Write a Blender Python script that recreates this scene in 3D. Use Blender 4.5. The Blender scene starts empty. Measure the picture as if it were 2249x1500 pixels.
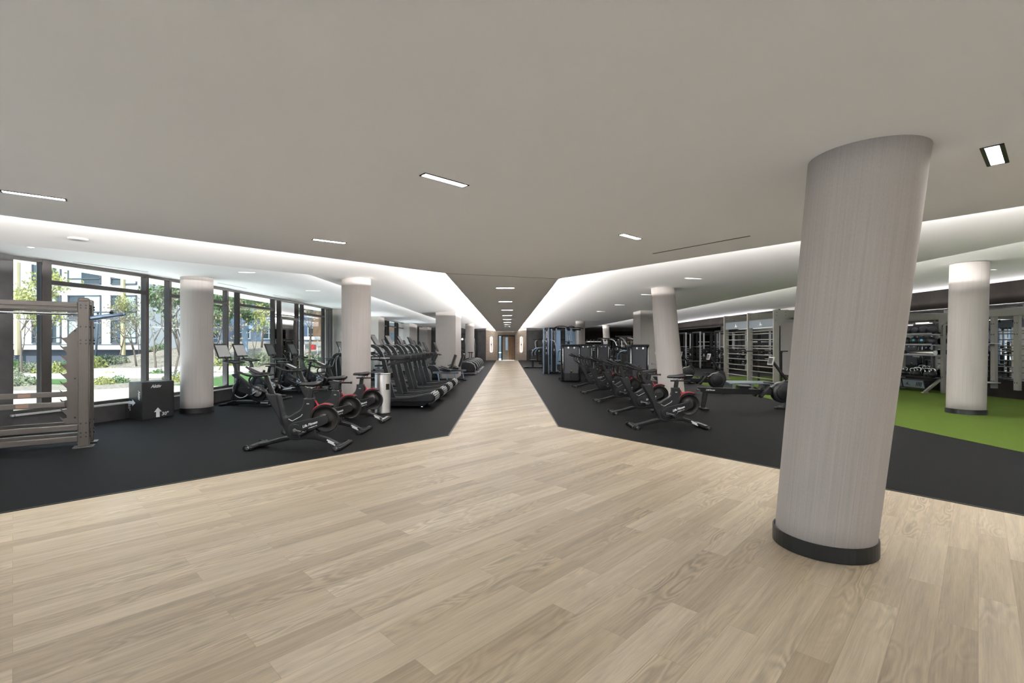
import bpy, bmesh, math, random
from mathutils import Vector, Matrix, Euler
random.seed(7)
S = bpy.context.scene
COL = S.collection
PI = math.pi
F, CX, CY, H = 1060.0, 1114.0, 755.0, 1.55      # focal length in pixels, vanishing point, eye height

# ------------------------------------------------------------------ camera, world, sun, exposure
cd = bpy.data.cameras.new('camera'); cam = bpy.data.objects.new('camera', cd); COL.objects.link(cam)
cam.location = (0, 0, H); cam.rotation_euler = (PI/2, 0, 0)
cd.sensor_width = 36; cd.lens = F/2249*36; cd.shift_x = 10.5/2249; cd.shift_y = 5/2249
cd.clip_start = .05; cd.clip_end = 500
S.camera = cam
S.view_settings.view_transform = 'Standard'; S.view_settings.look = 'None'
S.view_settings.gamma = 1; S.view_settings.use_curve_mapping = False
S.view_settings.exposure = 1.48
w = bpy.data.worlds.new('world'); S.world = w; w.use_nodes = True
wn = w.node_tree.nodes; wl = w.node_tree.links
bg = wn['Background']; bg.inputs['Strength'].default_value = 1.05
sky = wn.new('ShaderNodeTexSky'); sky.sky_type = 'HOSEK_WILKIE'; sky.turbidity = 3.0; sky.ground_albedo = .4
sky.sun_direction = Vector((.15, -.7, .65)).normalized()
mx = wn.new('ShaderNodeMixRGB'); mx.inputs['Fac'].default_value = .55; mx.inputs['Color2'].default_value = (.72, .88, 1.0, 1)
wl.new(sky.outputs['Color'], mx.inputs['Color1']); wl.new(mx.outputs['Color'], bg.inputs['Color'])
sd = bpy.data.lights.new('sun', 'SUN'); sd.energy = 2.3; sd.angle = .02; sd.color = (1, .95, .87)
so = bpy.data.objects.new('sun', sd); COL.objects.link(so)
so.rotation_euler = Vector((-.12, .72, -.68)).to_track_quat('-Z', 'Y').to_euler()

COVE_SOFFIT, COVE_TIER, DOWN, SCONCE, BACK_FILL, FILL_UPLIGHT = 37.0, 17.0, 57.0, 3.5, 470.0, 12.0   # lamp strengths, added fill lamps at the end
WARM = (1, .98, .955)

def strip_light(a, b, z, out, watts_per_m, col=(1, .97, .95), h=.014, up=1.1):
    """LED strip lying on the edge of a dropped ceiling, throwing light outwards."""
    a = Vector((a[0], a[1], z)); b = Vector((b[0], b[1], z)); L = (b-a).length
    ld = bpy.data.lights.new('cove_light', 'AREA'); ld.shape = 'RECTANGLE'; ld.size = L; ld.size_y = h
    ld.energy = watts_per_m*L; ld.color = col
    o = bpy.data.objects.new('cove_light', ld); COL.objects.link(o)
    o.location = (a+b)/2
    zl = -Vector((out[0], out[1], up)).normalized(); xl = (b-a).normalized(); yl = zl.cross(xl)
    o.rotation_euler = Matrix((xl, yl, zl)).transposed().to_euler()
    return o

# coves: edge of the corridor soffit and edge of the middle ceiling
SOF_Z, MID_Z, LEFT_Z, RIGHT_Z = 2.735, 2.88, 3.05, 3.32
MID_UP = .18                                        # rise of the middle ceiling towards the soffit, added so the coves light it
SL, SR = (-1.04, 8.12), (.94, 8.80)                # soffit corners where the corridor begins
LB, RB = (-13.2, -4.2), (11.6, -5.4)               # the diagonal edges run on behind the camera
SOF = [(-1.04, 45), SL, (-1.04-.985*16.12, -8), (.94+.752*16.8, -8), SR, (1.0, 45)]
MIDL = [(-3.82, 45), (-3.80, 9.34), (-3.80-.992*17.34, -8)]
def inset(p, n, d): return (p[0]-n[0]*d, p[1]-n[1]*d)
for a, b, n in (((-1.04, 44.9), SL, (-1, 0)), (SL, (-10.5, -1.49), (-.713, .70)), (SR, (9.6, -2.7), (.799, .601)), (SR, (1.0, 44.9), (1, 0))):
    strip_light(inset(a, n, .34), inset(b, n, .34), SOF_Z+.062, n, COVE_SOFFIT*(.6 if abs(n[1]) < .01 else 1))
for a, b, n in (((-3.82, 44.9), MIDL[1], (-1, 0)), (MIDL[1], (-11.5, 1.6), (-.704, .71))):
    strip_light(inset(a, n, .26), inset(b, n, .26), MID_Z+.083, n, COVE_TIER)
strip_light((6.36, -5), (6.36, 47), MID_Z+.077, (1, 0), COVE_TIER*1.9)

# uplight strips added to brighten the ceilings: outside at the foot of the glazing, and on the ledge above the wall mirror
for a, b in (((-8.25, 12.6), (-8.1, 20.4)), ((-8.5, 10.1), (-8.27, 12.5)), ((-9.2, 7.8), (-8.55, 9.9)), ((-8.1, 22.5), (-8.1, 36)), ((-12.1, 1.3), (-10.2, 5.4)), ((-13.0, -6), (-12.2, 1.0))):
    strip_light(a, b, .12, (1, .1), FILL_UPLIGHT, (.90, .96, 1), .12, 1.3)
strip_light((14.05, 5), (14.05, 40), 2.76, (-1, 0), FILL_UPLIGHT*.2, (1, .95, .98), .05, 1.6)

# fill lamps added in five invented window openings behind the viewer
for x in (-8, -4, 0, 4, 8):
    ld = bpy.data.lights.new('window_daylight', 'AREA'); ld.shape = 'RECTANGLE'; ld.size = 3.2; ld.size_y = 2.0; ld.energy = BACK_FILL; ld.color = (.93, .97, 1)
    o = bpy.data.objects.new('window_daylight', ld); COL.objects.link(o); o.location = (x, -7.9, 1.4); o.rotation_euler = (PI/2+.35, 0, PI)

# ------------------------------------------------------------------ materials
def mat(name, col, rough=.5, metal=0, emit=0, emit_col=None, bump=0, bscale=60, var=0, vscale=8, stretch=(1, 1, 1), spec=None, coat=0, var2=None, detail=6):
    m = bpy.data.materials.new(name); m.use_nodes = True
    nt = m.node_tree; n = nt.nodes; l = nt.links; b = n['Principled BSDF']
    b.inputs['Base Color'].default_value = (*col, 1); b.inputs['Roughness'].default_value = rough; b.inputs['Metallic'].default_value = metal
    if spec is not None: b.inputs['Specular IOR Level'].default_value = spec
    if coat: b.inputs['Coat Weight'].default_value = coat
    if emit:
        b.inputs['Emission Color'].default_value = (*(emit_col or col), 1); b.inputs['Emission Strength'].default_value = emit
    if var or bump:
        tc = n.new('ShaderNodeTexCoord'); mp = n.new('ShaderNodeMapping'); mp.inputs['Scale'].default_value = stretch
        l.new(tc.outputs['Object'], mp.inputs['Vector'])
    if var:
        t = n.new('ShaderNodeTexNoise'); t.inputs['Scale'].default_value = vscale; t.inputs['Detail'].default_value = detail; t.inputs['Roughness'].default_value = .65
        l.new(mp.outputs['Vector'], t.inputs['Vector'])
        r = n.new('ShaderNodeValToRGB'); r.color_ramp.elements[0].position = .3; r.color_ramp.elements[1].position = .7
        lo = [c*(1-var) for c in col]; hi = list(var2) if var2 else [min(1, c*(1+var)) for c in col]
        r.color_ramp.elements[0].color = (*lo, 1); r.color_ramp.elements[1].color = (*hi, 1)
        l.new(t.outputs['Fac'], r.inputs['Fac']); l.new(r.outputs['Color'], b.inputs['Base Color'])
    if bump:
        t2 = n.new('ShaderNodeTexNoise'); t2.inputs['Scale'].default_value = bscale; t2.inputs['Detail'].default_value = 4
        l.new(mp.outputs['Vector'], t2.inputs['Vector'])
        bp = n.new('ShaderNodeBump'); bp.inputs['Strength'].default_value = bump; bp.inputs['Distance'].default_value = .01
        l.new(t2.outputs['Fac'], bp.inputs['Height']); l.new(bp.outputs['Normal'], b.inputs['Normal'])
    return m
M = {}
M['ceiling'] = mat('ceiling paint', (.87, .865, .86), .85)
M['soffit'] = mat('soffit paint', (.82, .86, .955), .85)
def column_mat():
    m = mat('ribbed column fabric', (.40, .368, .345), .8); nt = m.node_tree; n = nt.nodes; l = nt.links; b = n['Principled BSDF']
    uv = n.new('ShaderNodeUVMap'); uv.uv_map = 'wrap'
    def nz(sc, det):
        mp = n.new('ShaderNodeMapping'); mp.inputs['Scale'].default_value = sc; l.new(uv.outputs['UV'], mp.inputs['Vector'])
        t = n.new('ShaderNodeTexNoise'); t.inputs['Scale'].default_value = 1; t.inputs['Detail'].default_value = det; l.new(mp.outputs['Vector'], t.inputs['Vector']); return t.outputs['Fac']
    ribs, weave, soft = nz((120, .8, 1), 1), nz((160, 60, 1), 2), nz((14, .3, 1), 1)
    def m2(op, a, c):
        q = n.new('ShaderNodeMath'); q.operation = op
        for i_, v_ in enumerate((a, c)):
            if isinstance(v_, (int, float)): q.inputs[i_].default_value = v_
            else: l.new(v_, q.inputs[i_])
        return q.outputs[0]
    v = m2('ADD', m2('ADD', m2('MULTIPLY', m2('SUBTRACT', ribs, .5), .34), m2('MULTIPLY', m2('SUBTRACT', weave, .5), .22)), m2('ADD', m2('MULTIPLY', m2('SUBTRACT', soft, .5), .10), 1.0))
    c = n.new('ShaderNodeCombineXYZ'); [l.new(v, c.inputs[k]) for k in range(3)]
    mu = n.new('ShaderNodeMixRGB'); mu.blend_type = 'MULTIPLY'; mu.inputs['Fac'].default_value = 1; mu.inputs['Color1'].default_value = (.40, .368, .345, 1)
    l.new(c.outputs['Vector'], mu.inputs['Color2']); l.new(mu.outputs['Color'], b.inputs['Base Color'])
    bp = n.new('ShaderNodeBump'); bp.inputs['Strength'].default_value = .3; bp.inputs['Distance'].default_value = .004; l.new(ribs, bp.inputs['Height']); l.new(bp.outputs['Normal'], b.inputs['Normal'])
    return m
M['column'] = column_mat()
M['column_plain'] = mat('pier plaster', (.36, .337, .318), .8, var=.05, vscale=9, stretch=(6, 6, .8))
M['stone'] = mat('dark stone panel', (.035, .032, .033), .5, var=.45, vscale=2.2, bump=.3, bscale=3)
M['brown_stone'] = mat('brown plaster wall', (.014, .011, .009), .7, var=.4, vscale=1.5, spec=.12)
M['tan_tile'] = mat('tan wall tile', (.40, .33, .26), .6)
M['rubber'] = mat('black rubber floor', (.0068, .0068, .0072), .62, var=.5, vscale=160, bump=.25, bscale=220, spec=.06)
M['turf'] = mat('green turf', (.062, .098, .012), .9, var=.42, vscale=150, bump=.8, bscale=260, spec=.1)
M['black'] = mat('black satin metal', (.006, .006, .0065), .35, spec=.35)
M['matte'] = mat('matte black plastic', (.009, .009, .0095), .5, spec=.3)
M['grey_dk'] = mat('charcoal plastic', (.013, .013, .014), .42, spec=.28)
M['shell'] = mat('dark shell plastic', (.012, .0125, .014), .36, spec=.35)
M['grip'] = mat('black foam grip', (.008, .008, .008), .6, spec=.3)
M['leather'] = mat('black vinyl padding', (.007, .007, .0075), .38, bump=.1, bscale=30)
M['red'] = mat('red enamel', (.50, .025, .035), .35, coat=.3)
M['chrome'] = mat('polished steel', (.72, .72, .73), .16, 1)
M['steel'] = mat('brushed steel', (.55, .54, .53), .3, 1, var=.15, vscale=10, stretch=(20, 20, .5))
M['silver'] = mat('silver plastic', (.42, .42, .43), .35, .4)
M['bronze'] = mat('bronze grey powder coat', (.085, .073, .064), .36, .45)
M['rig'] = mat('warm grey powder coat', (.19, .182, .162), .45, .15)
M['rig_blue'] = mat('blue grey steel', (.10, .12, .14), .55, 0)
M['blue_metal'] = mat('satin aluminium', (.26, .36, .50), .32, .75)  # blue window reflection on the cable towers is painted into the metal colour
M['frame'] = mat('bronze window frame', (.045, .040, .038), .4, .5)
M['sill'] = mat('pale sill', (.5, .5, .5), .5)
M['white'] = mat('white print', (.8, .8, .8), .5)
M['screen'] = mat('dark glass screen', (.012, .013, .015), .09, spec=.8)
M['screen_on'] = mat('grey lit screen', (.30, .295, .29), .3, emit=.05, emit_col=(.8, .79, .77))
M['flywheel'] = mat('dark flywheel', (.02, .018, .017), .3, .6)
M['lens'] = mat('lamp lens', (1, 1, 1), .5, emit=DOWN, emit_col=WARM)
M['lens_low'] = mat('corridor lamp lens', (1, 1, 1), .5, emit=DOWN*.8, emit_col=WARM)
M['lens_dim'] = mat('dim lamp lens', (1, 1, 1), .5, emit=1.1, emit_col=WARM)
M['sconce'] = mat('sconce tube', (1, 1, 1), .5, emit=SCONCE, emit_col=(1, .93, .88))
M['shroud'] = mat('grey weight stack shroud', (.075, .076, .09), .3, .1)
M['yellow'] = mat('yellow pin', (.8, .55, .05), .4)
M['vinyl_box'] = mat('plyo box vinyl', (.012, .0115, .012), .33, bump=.2, bscale=9)
M['wood_dk'] = mat('brown wood door', (.22, .12, .06), .45, var=.3, vscale=5, stretch=(12, 12, 1))
M['glass_far'] = mat('blue door glass', (.10, .17, .22), .1, emit=.12, emit_col=(.45, .65, .8))  # panes given a faint blue glow of their own, no lamp behind
M['olive'] = mat('olive sign panel', (.30, .29, .17), .5)
M['sign_red'] = mat('red emblem', (.35, .03, .03), .5)
M['ball_blue'] = mat('blue logo', (.05, .35, .6), .4)
M['white_metal'] = mat('white steel', (.6, .6, .6), .35, .2)
M['edge'] = mat('black edge strip', (.008, .008, .008), .4)

def mirror_mat():
    m = mat('mirror glass', (.86, .88, .88), .01, 1); return m
M['mirror'] = mirror_mat()

def glass_mat():
    m = bpy.data.materials.new('window glass'); m.use_nodes = True; nt = m.node_tree; n = nt.nodes; l = nt.links
    n.remove(n['Principled BSDF'])
    t = n.new('ShaderNodeBsdfTransparent'); t.inputs['Color'].default_value = (.90, .96, .98, 1)
    g = n.new('ShaderNodeBsdfGlossy'); g.inputs['Roughness'].default_value = .0; g.inputs['Color'].default_value = (1, 1, 1, 1)
    f = n.new('ShaderNodeFresnel'); f.inputs['IOR'].default_value = 1.38
    x = n.new('ShaderNodeMixShader'); l.new(f.outputs['Fac'], x.inputs['Fac']); l.new(t.outputs['BSDF'], x.inputs[1]); l.new(g.outputs['BSDF'], x.inputs[2])
    l.new(x.outputs['Shader'], n['Material Output'].inputs['Surface'])
    return m
M['glass'] = glass_mat()

def wood_floor():
    m = bpy.data.materials.new('oak plank floor'); m.use_nodes = True; nt = m.node_tree; n = nt.nodes; l = nt.links; b = n['Principled BSDF']
    tc = n.new('ShaderNodeTexCoord'); mp = n.new('ShaderNodeMapping'); mp.vector_type = 'POINT'
    mp.inputs['Rotation'].default_value = (0, 0, -math.radians(45.7))
    l.new(tc.outputs['Object'], mp.inputs['Vector'])
    br = n.new('ShaderNodeTexBrick'); br.offset = .37; br.offset_frequency = 2; br.squash = 1
    br.inputs['Color1'].default_value = (0, 0, 0, 1); br.inputs['Color2'].default_value = (1, 1, 1, 1); br.inputs['Mortar'].default_value = (.5, .5, .5, 1)
    br.inputs['Scale'].default_value = 1; br.inputs['Mortar Size'].default_value = .0012; br.inputs['Mortar Smooth'].default_value = .2
    br.inputs['Brick Width'].default_value = 1.38; br.inputs['Row Height'].default_value = .165; br.inputs['Bias'].default_value = 0
    l.new(mp.outputs['Vector'], br.inputs['Vector'])
    # board colour
    r1 = n.new('ShaderNodeValToRGB'); e = r1.color_ramp.elements
    e[0].position = 0; e[0].color = (.375, .298, .207, 1); e[1].position = 1; e[1].color = (.545, .458, .338, 1)
    e2 = e.new(.5); e2.color = (.46, .377, .267, 1)
    l.new(br.outputs['Color'], r1.inputs['Fac'])
    # grain, shifted per board
    sc = n.new('ShaderNodeVectorMath'); sc.operation = 'SCALE'; sc.inputs['Scale'].default_value = 9.0
    add = n.new('ShaderNodeVectorMath'); add.operation = 'ADD'
    l.new(br.outputs['Color'], sc.inputs[0]); l.new(mp.outputs['Vector'], add.inputs[0]); l.new(sc.outputs['Vector'], add.inputs[1])
    def noise(scale, detail, rough=.55, dist=0):
        m_ = n.new('ShaderNodeMapping'); m_.inputs['Scale'].default_value = scale; l.new(add.outputs['Vector'], m_.inputs['Vector'])
        t_ = n.new('ShaderNodeTexNoise'); t_.inputs['Scale'].default_value = 1; t_.inputs['Detail'].default_value = detail; t_.inputs['Roughness'].default_value = rough; t_.inputs['Distortion'].default_value = dist
        l.new(m_.outputs['Vector'], t_.inputs['Vector']); return t_.outputs['Fac']
    def math_(op, a, b=None):
        q = n.new('ShaderNodeMath'); q.operation = op
        for i_, v_ in enumerate((a, b)):
            if v_ is None: continue
            if isinstance(v_, (int, float)): q.inputs[i_].default_value = v_
            else: l.new(v_, q.inputs[i_])
        return q.outputs[0]
    fine = noise((5, 150, 1), 2); streak = noise((1.3, 20, 1), 5, .6, .3); fig = noise((1.5, 7.5, 1), 1.5, .5)
    rings = math_('SINE', math_('MULTIPLY', fig, 75)); mask = noise((.9, 4, 1), 0)
    rings = math_('MULTIPLY', rings, math_('MULTIPLY', math_('MAXIMUM', math_('SUBTRACT', mask, .45), 0), .55))
    val = math_('ADD', math_('ADD', math_('MULTIPLY', math_('SUBTRACT', fine, .5), .42), math_('MULTIPLY', math_('SUBTRACT', streak, .5), .85)), rings)
    val = math_('ADD', val, 1.0)
    cmb = n.new('ShaderNodeCombineXYZ')
    for k_ in range(3): l.new(val, cmb.inputs[k_])
    mul = n.new('ShaderNodeMixRGB'); mul.blend_type = 'MULTIPLY'; mul.inputs['Fac'].default_value = 1
    l.new(r1.outputs['Color'], mul.inputs['Color1']); l.new(cmb.outputs['Vector'], mul.inputs['Color2'])
    seam = n.new('ShaderNodeMixRGB'); seam.inputs['Color2'].default_value = (.25, .19, .13, 1)
    fm = n.new('ShaderNodeMath'); fm.operation = 'MULTIPLY'; fm.inputs[1].default_value = .6
    l.new(br.outputs['Fac'], fm.inputs[0]); l.new(fm.outputs[0], seam.inputs['Fac']); l.new(mul.outputs['Color'], seam.inputs['Color1'])
    l.new(seam.outputs['Color'], b.inputs['Base Color'])
    b.inputs['Roughness'].default_value = .40; b.inputs['Specular IOR Level'].default_value = .4
    return m
M['wood'] = wood_floor()

def brick_mat(name, c1, c2, mortar, bw, rh, ms, rot=(PI/2, 0, 0), rough=.6):
    m = bpy.data.materials.new(name); m.use_nodes = True; nt = m.node_tree; n = nt.nodes; l = nt.links; b = n['Principled BSDF']
    tc = n.new('ShaderNodeTexCoord'); mp = n.new('ShaderNodeMapping'); mp.inputs['Rotation'].default_value = rot
    l.new(tc.outputs['Object'], mp.inputs['Vector'])
    br = n.new('ShaderNodeTexBrick'); br.inputs['Color1'].default_value = (*c1, 1); br.inputs['Color2'].default_value = (*c2, 1); br.inputs['Mortar'].default_value = (*mortar, 1)
    br.inputs['Scale'].default_value = 1; br.inputs['Mortar Size'].default_value = ms; br.inputs['Brick Width'].default_value = bw; br.inputs['Row Height'].default_value = rh
    l.new(mp.outputs['Vector'], br.inputs['Vector']); l.new(br.outputs['Color'], b.inputs['Base Color']); b.inputs['Roughness'].default_value = rough
    return m
M['tan_tile'] = brick_mat('tan wall tile', (.42, .35, .28), (.36, .295, .235), (.24, .2, .16), .3, .1, .006)
# ------------------------------------------------------------------ mesh helpers
def Rz(a): return Matrix.Rotation(a, 3, 'Z')
def Ry(a): return Matrix.Rotation(a, 3, 'Y')
def Rx(a): return Matrix.Rotation(a, 3, 'X')
class MB:
    """collects shapes into one mesh"""
    def __init__(s): s.v = []; s.f = []; s.mi = []; s.sm = []; s.m = 0
    def add(s, vs, fs, smooth=False):
        o = len(s.v); s.v += [tuple(v) for v in vs]
        for f in fs: s.f.append([i+o for i in f]); s.mi.append(s.m); s.sm.append(smooth)
        return s
    def box(s, c, d, R=None, b=0):
        x, y, z = [k/2 for k in d]; R = R or Matrix.Identity(3); c = Vector(c)
        b = min(b, x*.9, y*.9, z*.9)
        if b <= 0:
            vs = [c+R@Vector((i*x, j*y, k*z)) for i in (-1, 1) for j in (-1, 1) for k in (-1, 1)]
            return s.add(vs, [(0, 1, 3, 2), (4, 6, 7, 5), (0, 4, 5, 1), (2, 3, 7, 6), (0, 2, 6, 4), (1, 5, 7, 3)])
        bm = bmesh.new(); bmesh.ops.create_cube(bm, size=1)
        for v in bm.verts: v.co = Vector((v.co.x*2*x, v.co.y*2*y, v.co.z*2*z))
        bmesh.ops.bevel(bm, geom=bm.edges[:], offset=b, segments=2, affect='EDGES', profile=.5)
        bm.verts.index_update()
        vs = [c+R@v.co for v in bm.verts]; fs = [[v.index for v in f.verts] for f in bm.faces]; bm.free()
        return s.add(vs, fs)
    def bar(s, a, b, w, h, bev=0, up=(0, 0, 1)):
        """box-section bar from a to b; w sideways, h along up"""
        a = Vector(a); b = Vector(b); d = b-a; x = d.normalized(); up = Vector(up)
        if abs(x.dot(up)) > .99: up = Vector((1, 0, 0))
        y = up.cross(x).normalized(); z = x.cross(y)
        return s.box((a+b)/2, (d.length, w, h), Matrix((x, y, z)).transposed(), bev)
    def cyl(s, a, b, r, r2=None, n=12, cap=True, smooth=True):
        a = Vector(a); b = Vector(b); r2 = r if r2 is None else r2; d = (b-a).normalized()
        u = d.orthogonal().normalized(); w_ = d.cross(u)
        vs = []; 
        for p, q in ((a, r), (b, r2)):
            for i in range(n):
                t = 2*PI*i/n; vs.append(p+(u*math.cos(t)+w_*math.sin(t))*q)
        s.add(vs, [(i, (i+1) % n, n+(i+1) % n, n+i) for i in range(n)], smooth)
        if cap:
            s.add(vs[:n], [list(range(n))[::-1]]); s.add(vs[n:], [list(range(n))])
        return s
    def tube(s, pts, r, n=8, cyc=False, smooth_pts=0):
        pts = [Vector(p) for p in pts]
        if smooth_pts:
            out = []
            N = len(pts)
            for i in range(N-1):
                p0 = pts[max(i-1, 0)]; p1 = pts[i]; p2 = pts[i+1]; p3 = pts[min(i+2, N-1)]
                for k in range(smooth_pts):
                    t = k/smooth_pts
                    out.append(.5*((2*p1)+(-p0+p2)*t+(2*p0-5*p1+4*p2-p3)*t*t+(-p0+3*p1-3*p2+p3)*t**3))
            out.append(pts[-1]); pts = out
        rs = r if isinstance(r, (list, tuple)) else [r]*len(pts)
        if len(rs) != len(pts): rs = [rs[0]+(rs[-1]-rs[0])*i/(len(pts)-1) for i in range(len(pts))]
        N = len(pts); vs = []; u = None
        for i, p in enumerate(pts):
            if cyc: d = (pts[(i+1) % N]-pts[i-1]).normalized()
            else: d = (pts[min(i+1, N-1)]-pts[max(i-1, 0)]).normalized()
            if u is None: u = d.orthogonal().normalized()
            else:
                u = u-d*u.dot(d); u = u.normalized() if u.length > 1e-6 else d.orthogonal().normalized()
            w_ = d.cross(u)
            for k in range(n):
                t = 2*PI*k/n; vs.append(p+(u*math.cos(t)+w_*math.sin(t))*rs[i])
        fs = []
        for i in range(N if cyc else N-1):
            j = (i+1) % N
            for k in range(n): fs.append((i*n+k, i*n+(k+1) % n, j*n+(k+1) % n, j*n+k))
        s.add(vs, fs, True)
        if not cyc: s.add(vs[:n], [list(range(n))[::-1]]); s.add(vs[-n:], [list(range(n))])
        return s
    def prism(s, poly, t0, t1, plane='xz', b=0, xf=None):
        """poly in a plane, extruded along the third axis from t0 to t1"""
        def P3(p, t):
            if plane == 'xz': return Vector((p[0], t, p[1]))
            if plane == 'xy': return Vector((p[0], p[1], t))
            return Vector((t, p[0], p[1]))
        bm = bmesh.new()
        v0 = [bm.verts.new(P3(p, t0)) for p in poly]; f = bm.faces.new(v0)
        r = bmesh.ops.extrude_face_region(bm, geom=[f]); nv = [g for g in r['geom'] if isinstance(g, bmesh.types.BMVert)]
        off = P3((0, 0), t1)-P3((0, 0), t0)
        bmesh.ops.translate(bm, vec=off, verts=nv)
        if b:
            ed = [e for e in bm.edges if abs((e.verts[0].co-e.verts[1].co).normalized().dot(off.normalized())) < .5]
            bmesh.ops.bevel(bm, geom=ed, offset=b, segments=2, affect='EDGES', profile=.5, clamp_overlap=True)
        bmesh.ops.recalc_face_normals(bm, faces=bm.faces[:])
        bm.verts.index_update()
        vs = [v.co.copy() for v in bm.verts]
        if xf: vs = [xf(v) for v in vs]
        fs = [[v.index for v in f.verts] for f in bm.faces]; bm.free()
        return s.add(vs, fs)
    def lathe(s, prof, c=(0, 0, 0), n=24, axis='z', smooth=True):
        c = Vector(c); vs = []; N = len(prof)
        for r, z in prof:
            for i in range(n):
                t = 2*PI*i/n; x, y = r*math.cos(t), r*math.sin(t)
                vs.append(c+(Vector((x, y, z)) if axis == 'z' else Vector((x, z, y)) if axis == 'y' else Vector((z, x, y))))
        fs = [(j*n+i, j*n+(i+1) % n, (j+1)*n+(i+1) % n, (j+1)*n+i) for j in range(N-1) for i in range(n)]
        s.add(vs, fs, smooth)
        if prof[0][0] > 1e-4: s.add(vs[:n], [list(range(n))[::-1]])
        if prof[-1][0] > 1e-4: s.add(vs[-n:], [list(range(n))])
        return s
    def ball(s, c, r, n=16, sc=(1, 1, 1)):
        m = n//2; vs = []; c = Vector(c)
        for j in range(m+1):
            a = PI*j/m
            for i in range(n):
                t = 2*PI*i/n; vs.append(c+Vector((r*sc[0]*math.sin(a)*math.cos(t), r*sc[1]*math.sin(a)*math.sin(t), -r*sc[2]*math.cos(a))))
        return s.add(vs, [(j*n+i, j*n+(i+1) % n, (j+1)*n+(i+1) % n, (j+1)*n+i) for j in range(m) for i in range(n)], True)
    def loft(s, rings, cap=True, smooth=True):
        n = len(rings[0]); vs = [v for r in rings for v in r]
        s.add(vs, [(j*n+i, j*n+(i+1) % n, (j+1)*n+(i+1) % n, (j+1)*n+i) for j in range(len(rings)-1) for i in range(n)], smooth)
        if cap: s.add(rings[0], [list(range(n))[::-1]]); s.add(rings[-1], [list(range(n))])
        return s
    def mesh(s, name, mats):
        me = bpy.data.meshes.new(name); me.from_pydata(s.v, [], s.f)
        for m in mats: me.materials.append(m)
        me.polygons.foreach_set('material_index', s.mi); me.polygons.foreach_set('use_smooth', s.sm)
        me.update()
        bm = bmesh.new(); bm.from_mesh(me); bmesh.ops.remove_doubles(bm, verts=bm.verts[:], dist=1e-5); bmesh.ops.recalc_face_normals(bm, faces=bm.faces[:]); bm.to_mesh(me); bm.free()
        return me
def obj(name, mb, m, parent=None, label=None):
    mats = m if isinstance(m, (list, tuple)) else [m]
    mats = [M[k] if isinstance(k, str) else k for k in mats]
    me = mb.mesh(name, mats) if isinstance(mb, MB) else mb
    if not isinstance(mb, MB) and not me.materials:
        for k in mats: me.materials.append(k)
    o = bpy.data.objects.new(name, me); COL.objects.link(o)
    if parent is not None: o.parent = parent
    if label: o['label'] = label
    return o
def tag(o, label, cat, group=None):
    o['label'] = label; o['category'] = cat
    if group: o['group'] = group
    return o
def struct(name, mb, m, parent=None):
    o = obj(name, mb, m, parent)
    if parent is None: o['kind'] = 'structure'
    return o
def thing(name, label, cat, loc=(0, 0, 0), rz=0, group=None):
    o = bpy.data.objects.new(name, None); COL.objects.link(o); o.empty_display_size = .1
    o.location = loc; o.rotation_euler = (0, 0, rz)
    return tag(o, label, cat, group)
def kids(o): return [c for c in bpy.data.objects if c.parent == o]
def tree_of(o): return [(c, [(g, []) for g in kids(c)]) for c in kids(o)]
TREES = {}
def dup(root, loc, rz, label, group=None, sc=None):
    """copy of a thing, of its parts and of their sub-parts"""
    if root.name not in TREES: TREES[root.name] = tree_of(root)
    r = root.copy(); COL.objects.link(r); r.location = loc; r.rotation_euler = (0, 0, rz)
    if sc: r.scale = sc
    r['label'] = label
    if group: r['group'] = group
    for c, gs in TREES[root.name]:
        cc = c.copy(); COL.objects.link(cc); cc.parent = r
        for g, _ in gs:
            gg = g.copy(); COL.objects.link(gg); gg.parent = cc
    return r
def put(root, loc, rz=0): root.location = loc; root.rotation_euler = (0, 0, rz); return root
def text_mesh(txt, size, shear=0, extrude=.0015, name='lettering', bold=0, spacing=1.0):
    cu = bpy.data.curves.new(name, 'FONT'); cu.body = txt; cu.size = size; cu.shear = shear; cu.extrude = extrude; cu.offset = bold
    cu.align_x = 'CENTER'; cu.align_y = 'CENTER'; cu.space_character = spacing; cu.resolution_u = 2
    to = bpy.data.objects.new(name, cu); COL.objects.link(to)
    dg = bpy.context.evaluated_depsgraph_get(); me = bpy.data.meshes.new_from_object(to.evaluated_get(dg))
    bpy.data.objects.remove(to); me.name = name; me.materials.clear()
    return me
def text_on(txt, size, origin, xdir, ydir, m, parent, name='lettering', shear=0, bold=0, spacing=1.0, ext=.0015):
    me = text_mesh(txt, size, shear, ext, name, bold, spacing)
    x = Vector(xdir).normalized(); y = Vector(ydir); y = (y-x*y.dot(x)).normalized(); z = x.cross(y)
    R = Matrix((x, y, z)).transposed().to_4x4(); R.translation = Vector(origin)
    me.transform(R)
    return obj(name, me, m, parent)
def FL(x, y, z=0): Y = F*(H-z)/(y-CY); return ((x-CX)/F*Y, Y)     # pixel of a point at height z -> place
def arc(cx, cz, r, a0, a1, n): return [(cx+r*math.cos(math.radians(a0+(a1-a0)*i/n)), cz+r*math.sin(math.radians(a0+(a1-a0)*i/n))) for i in range(n+1)]
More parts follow.
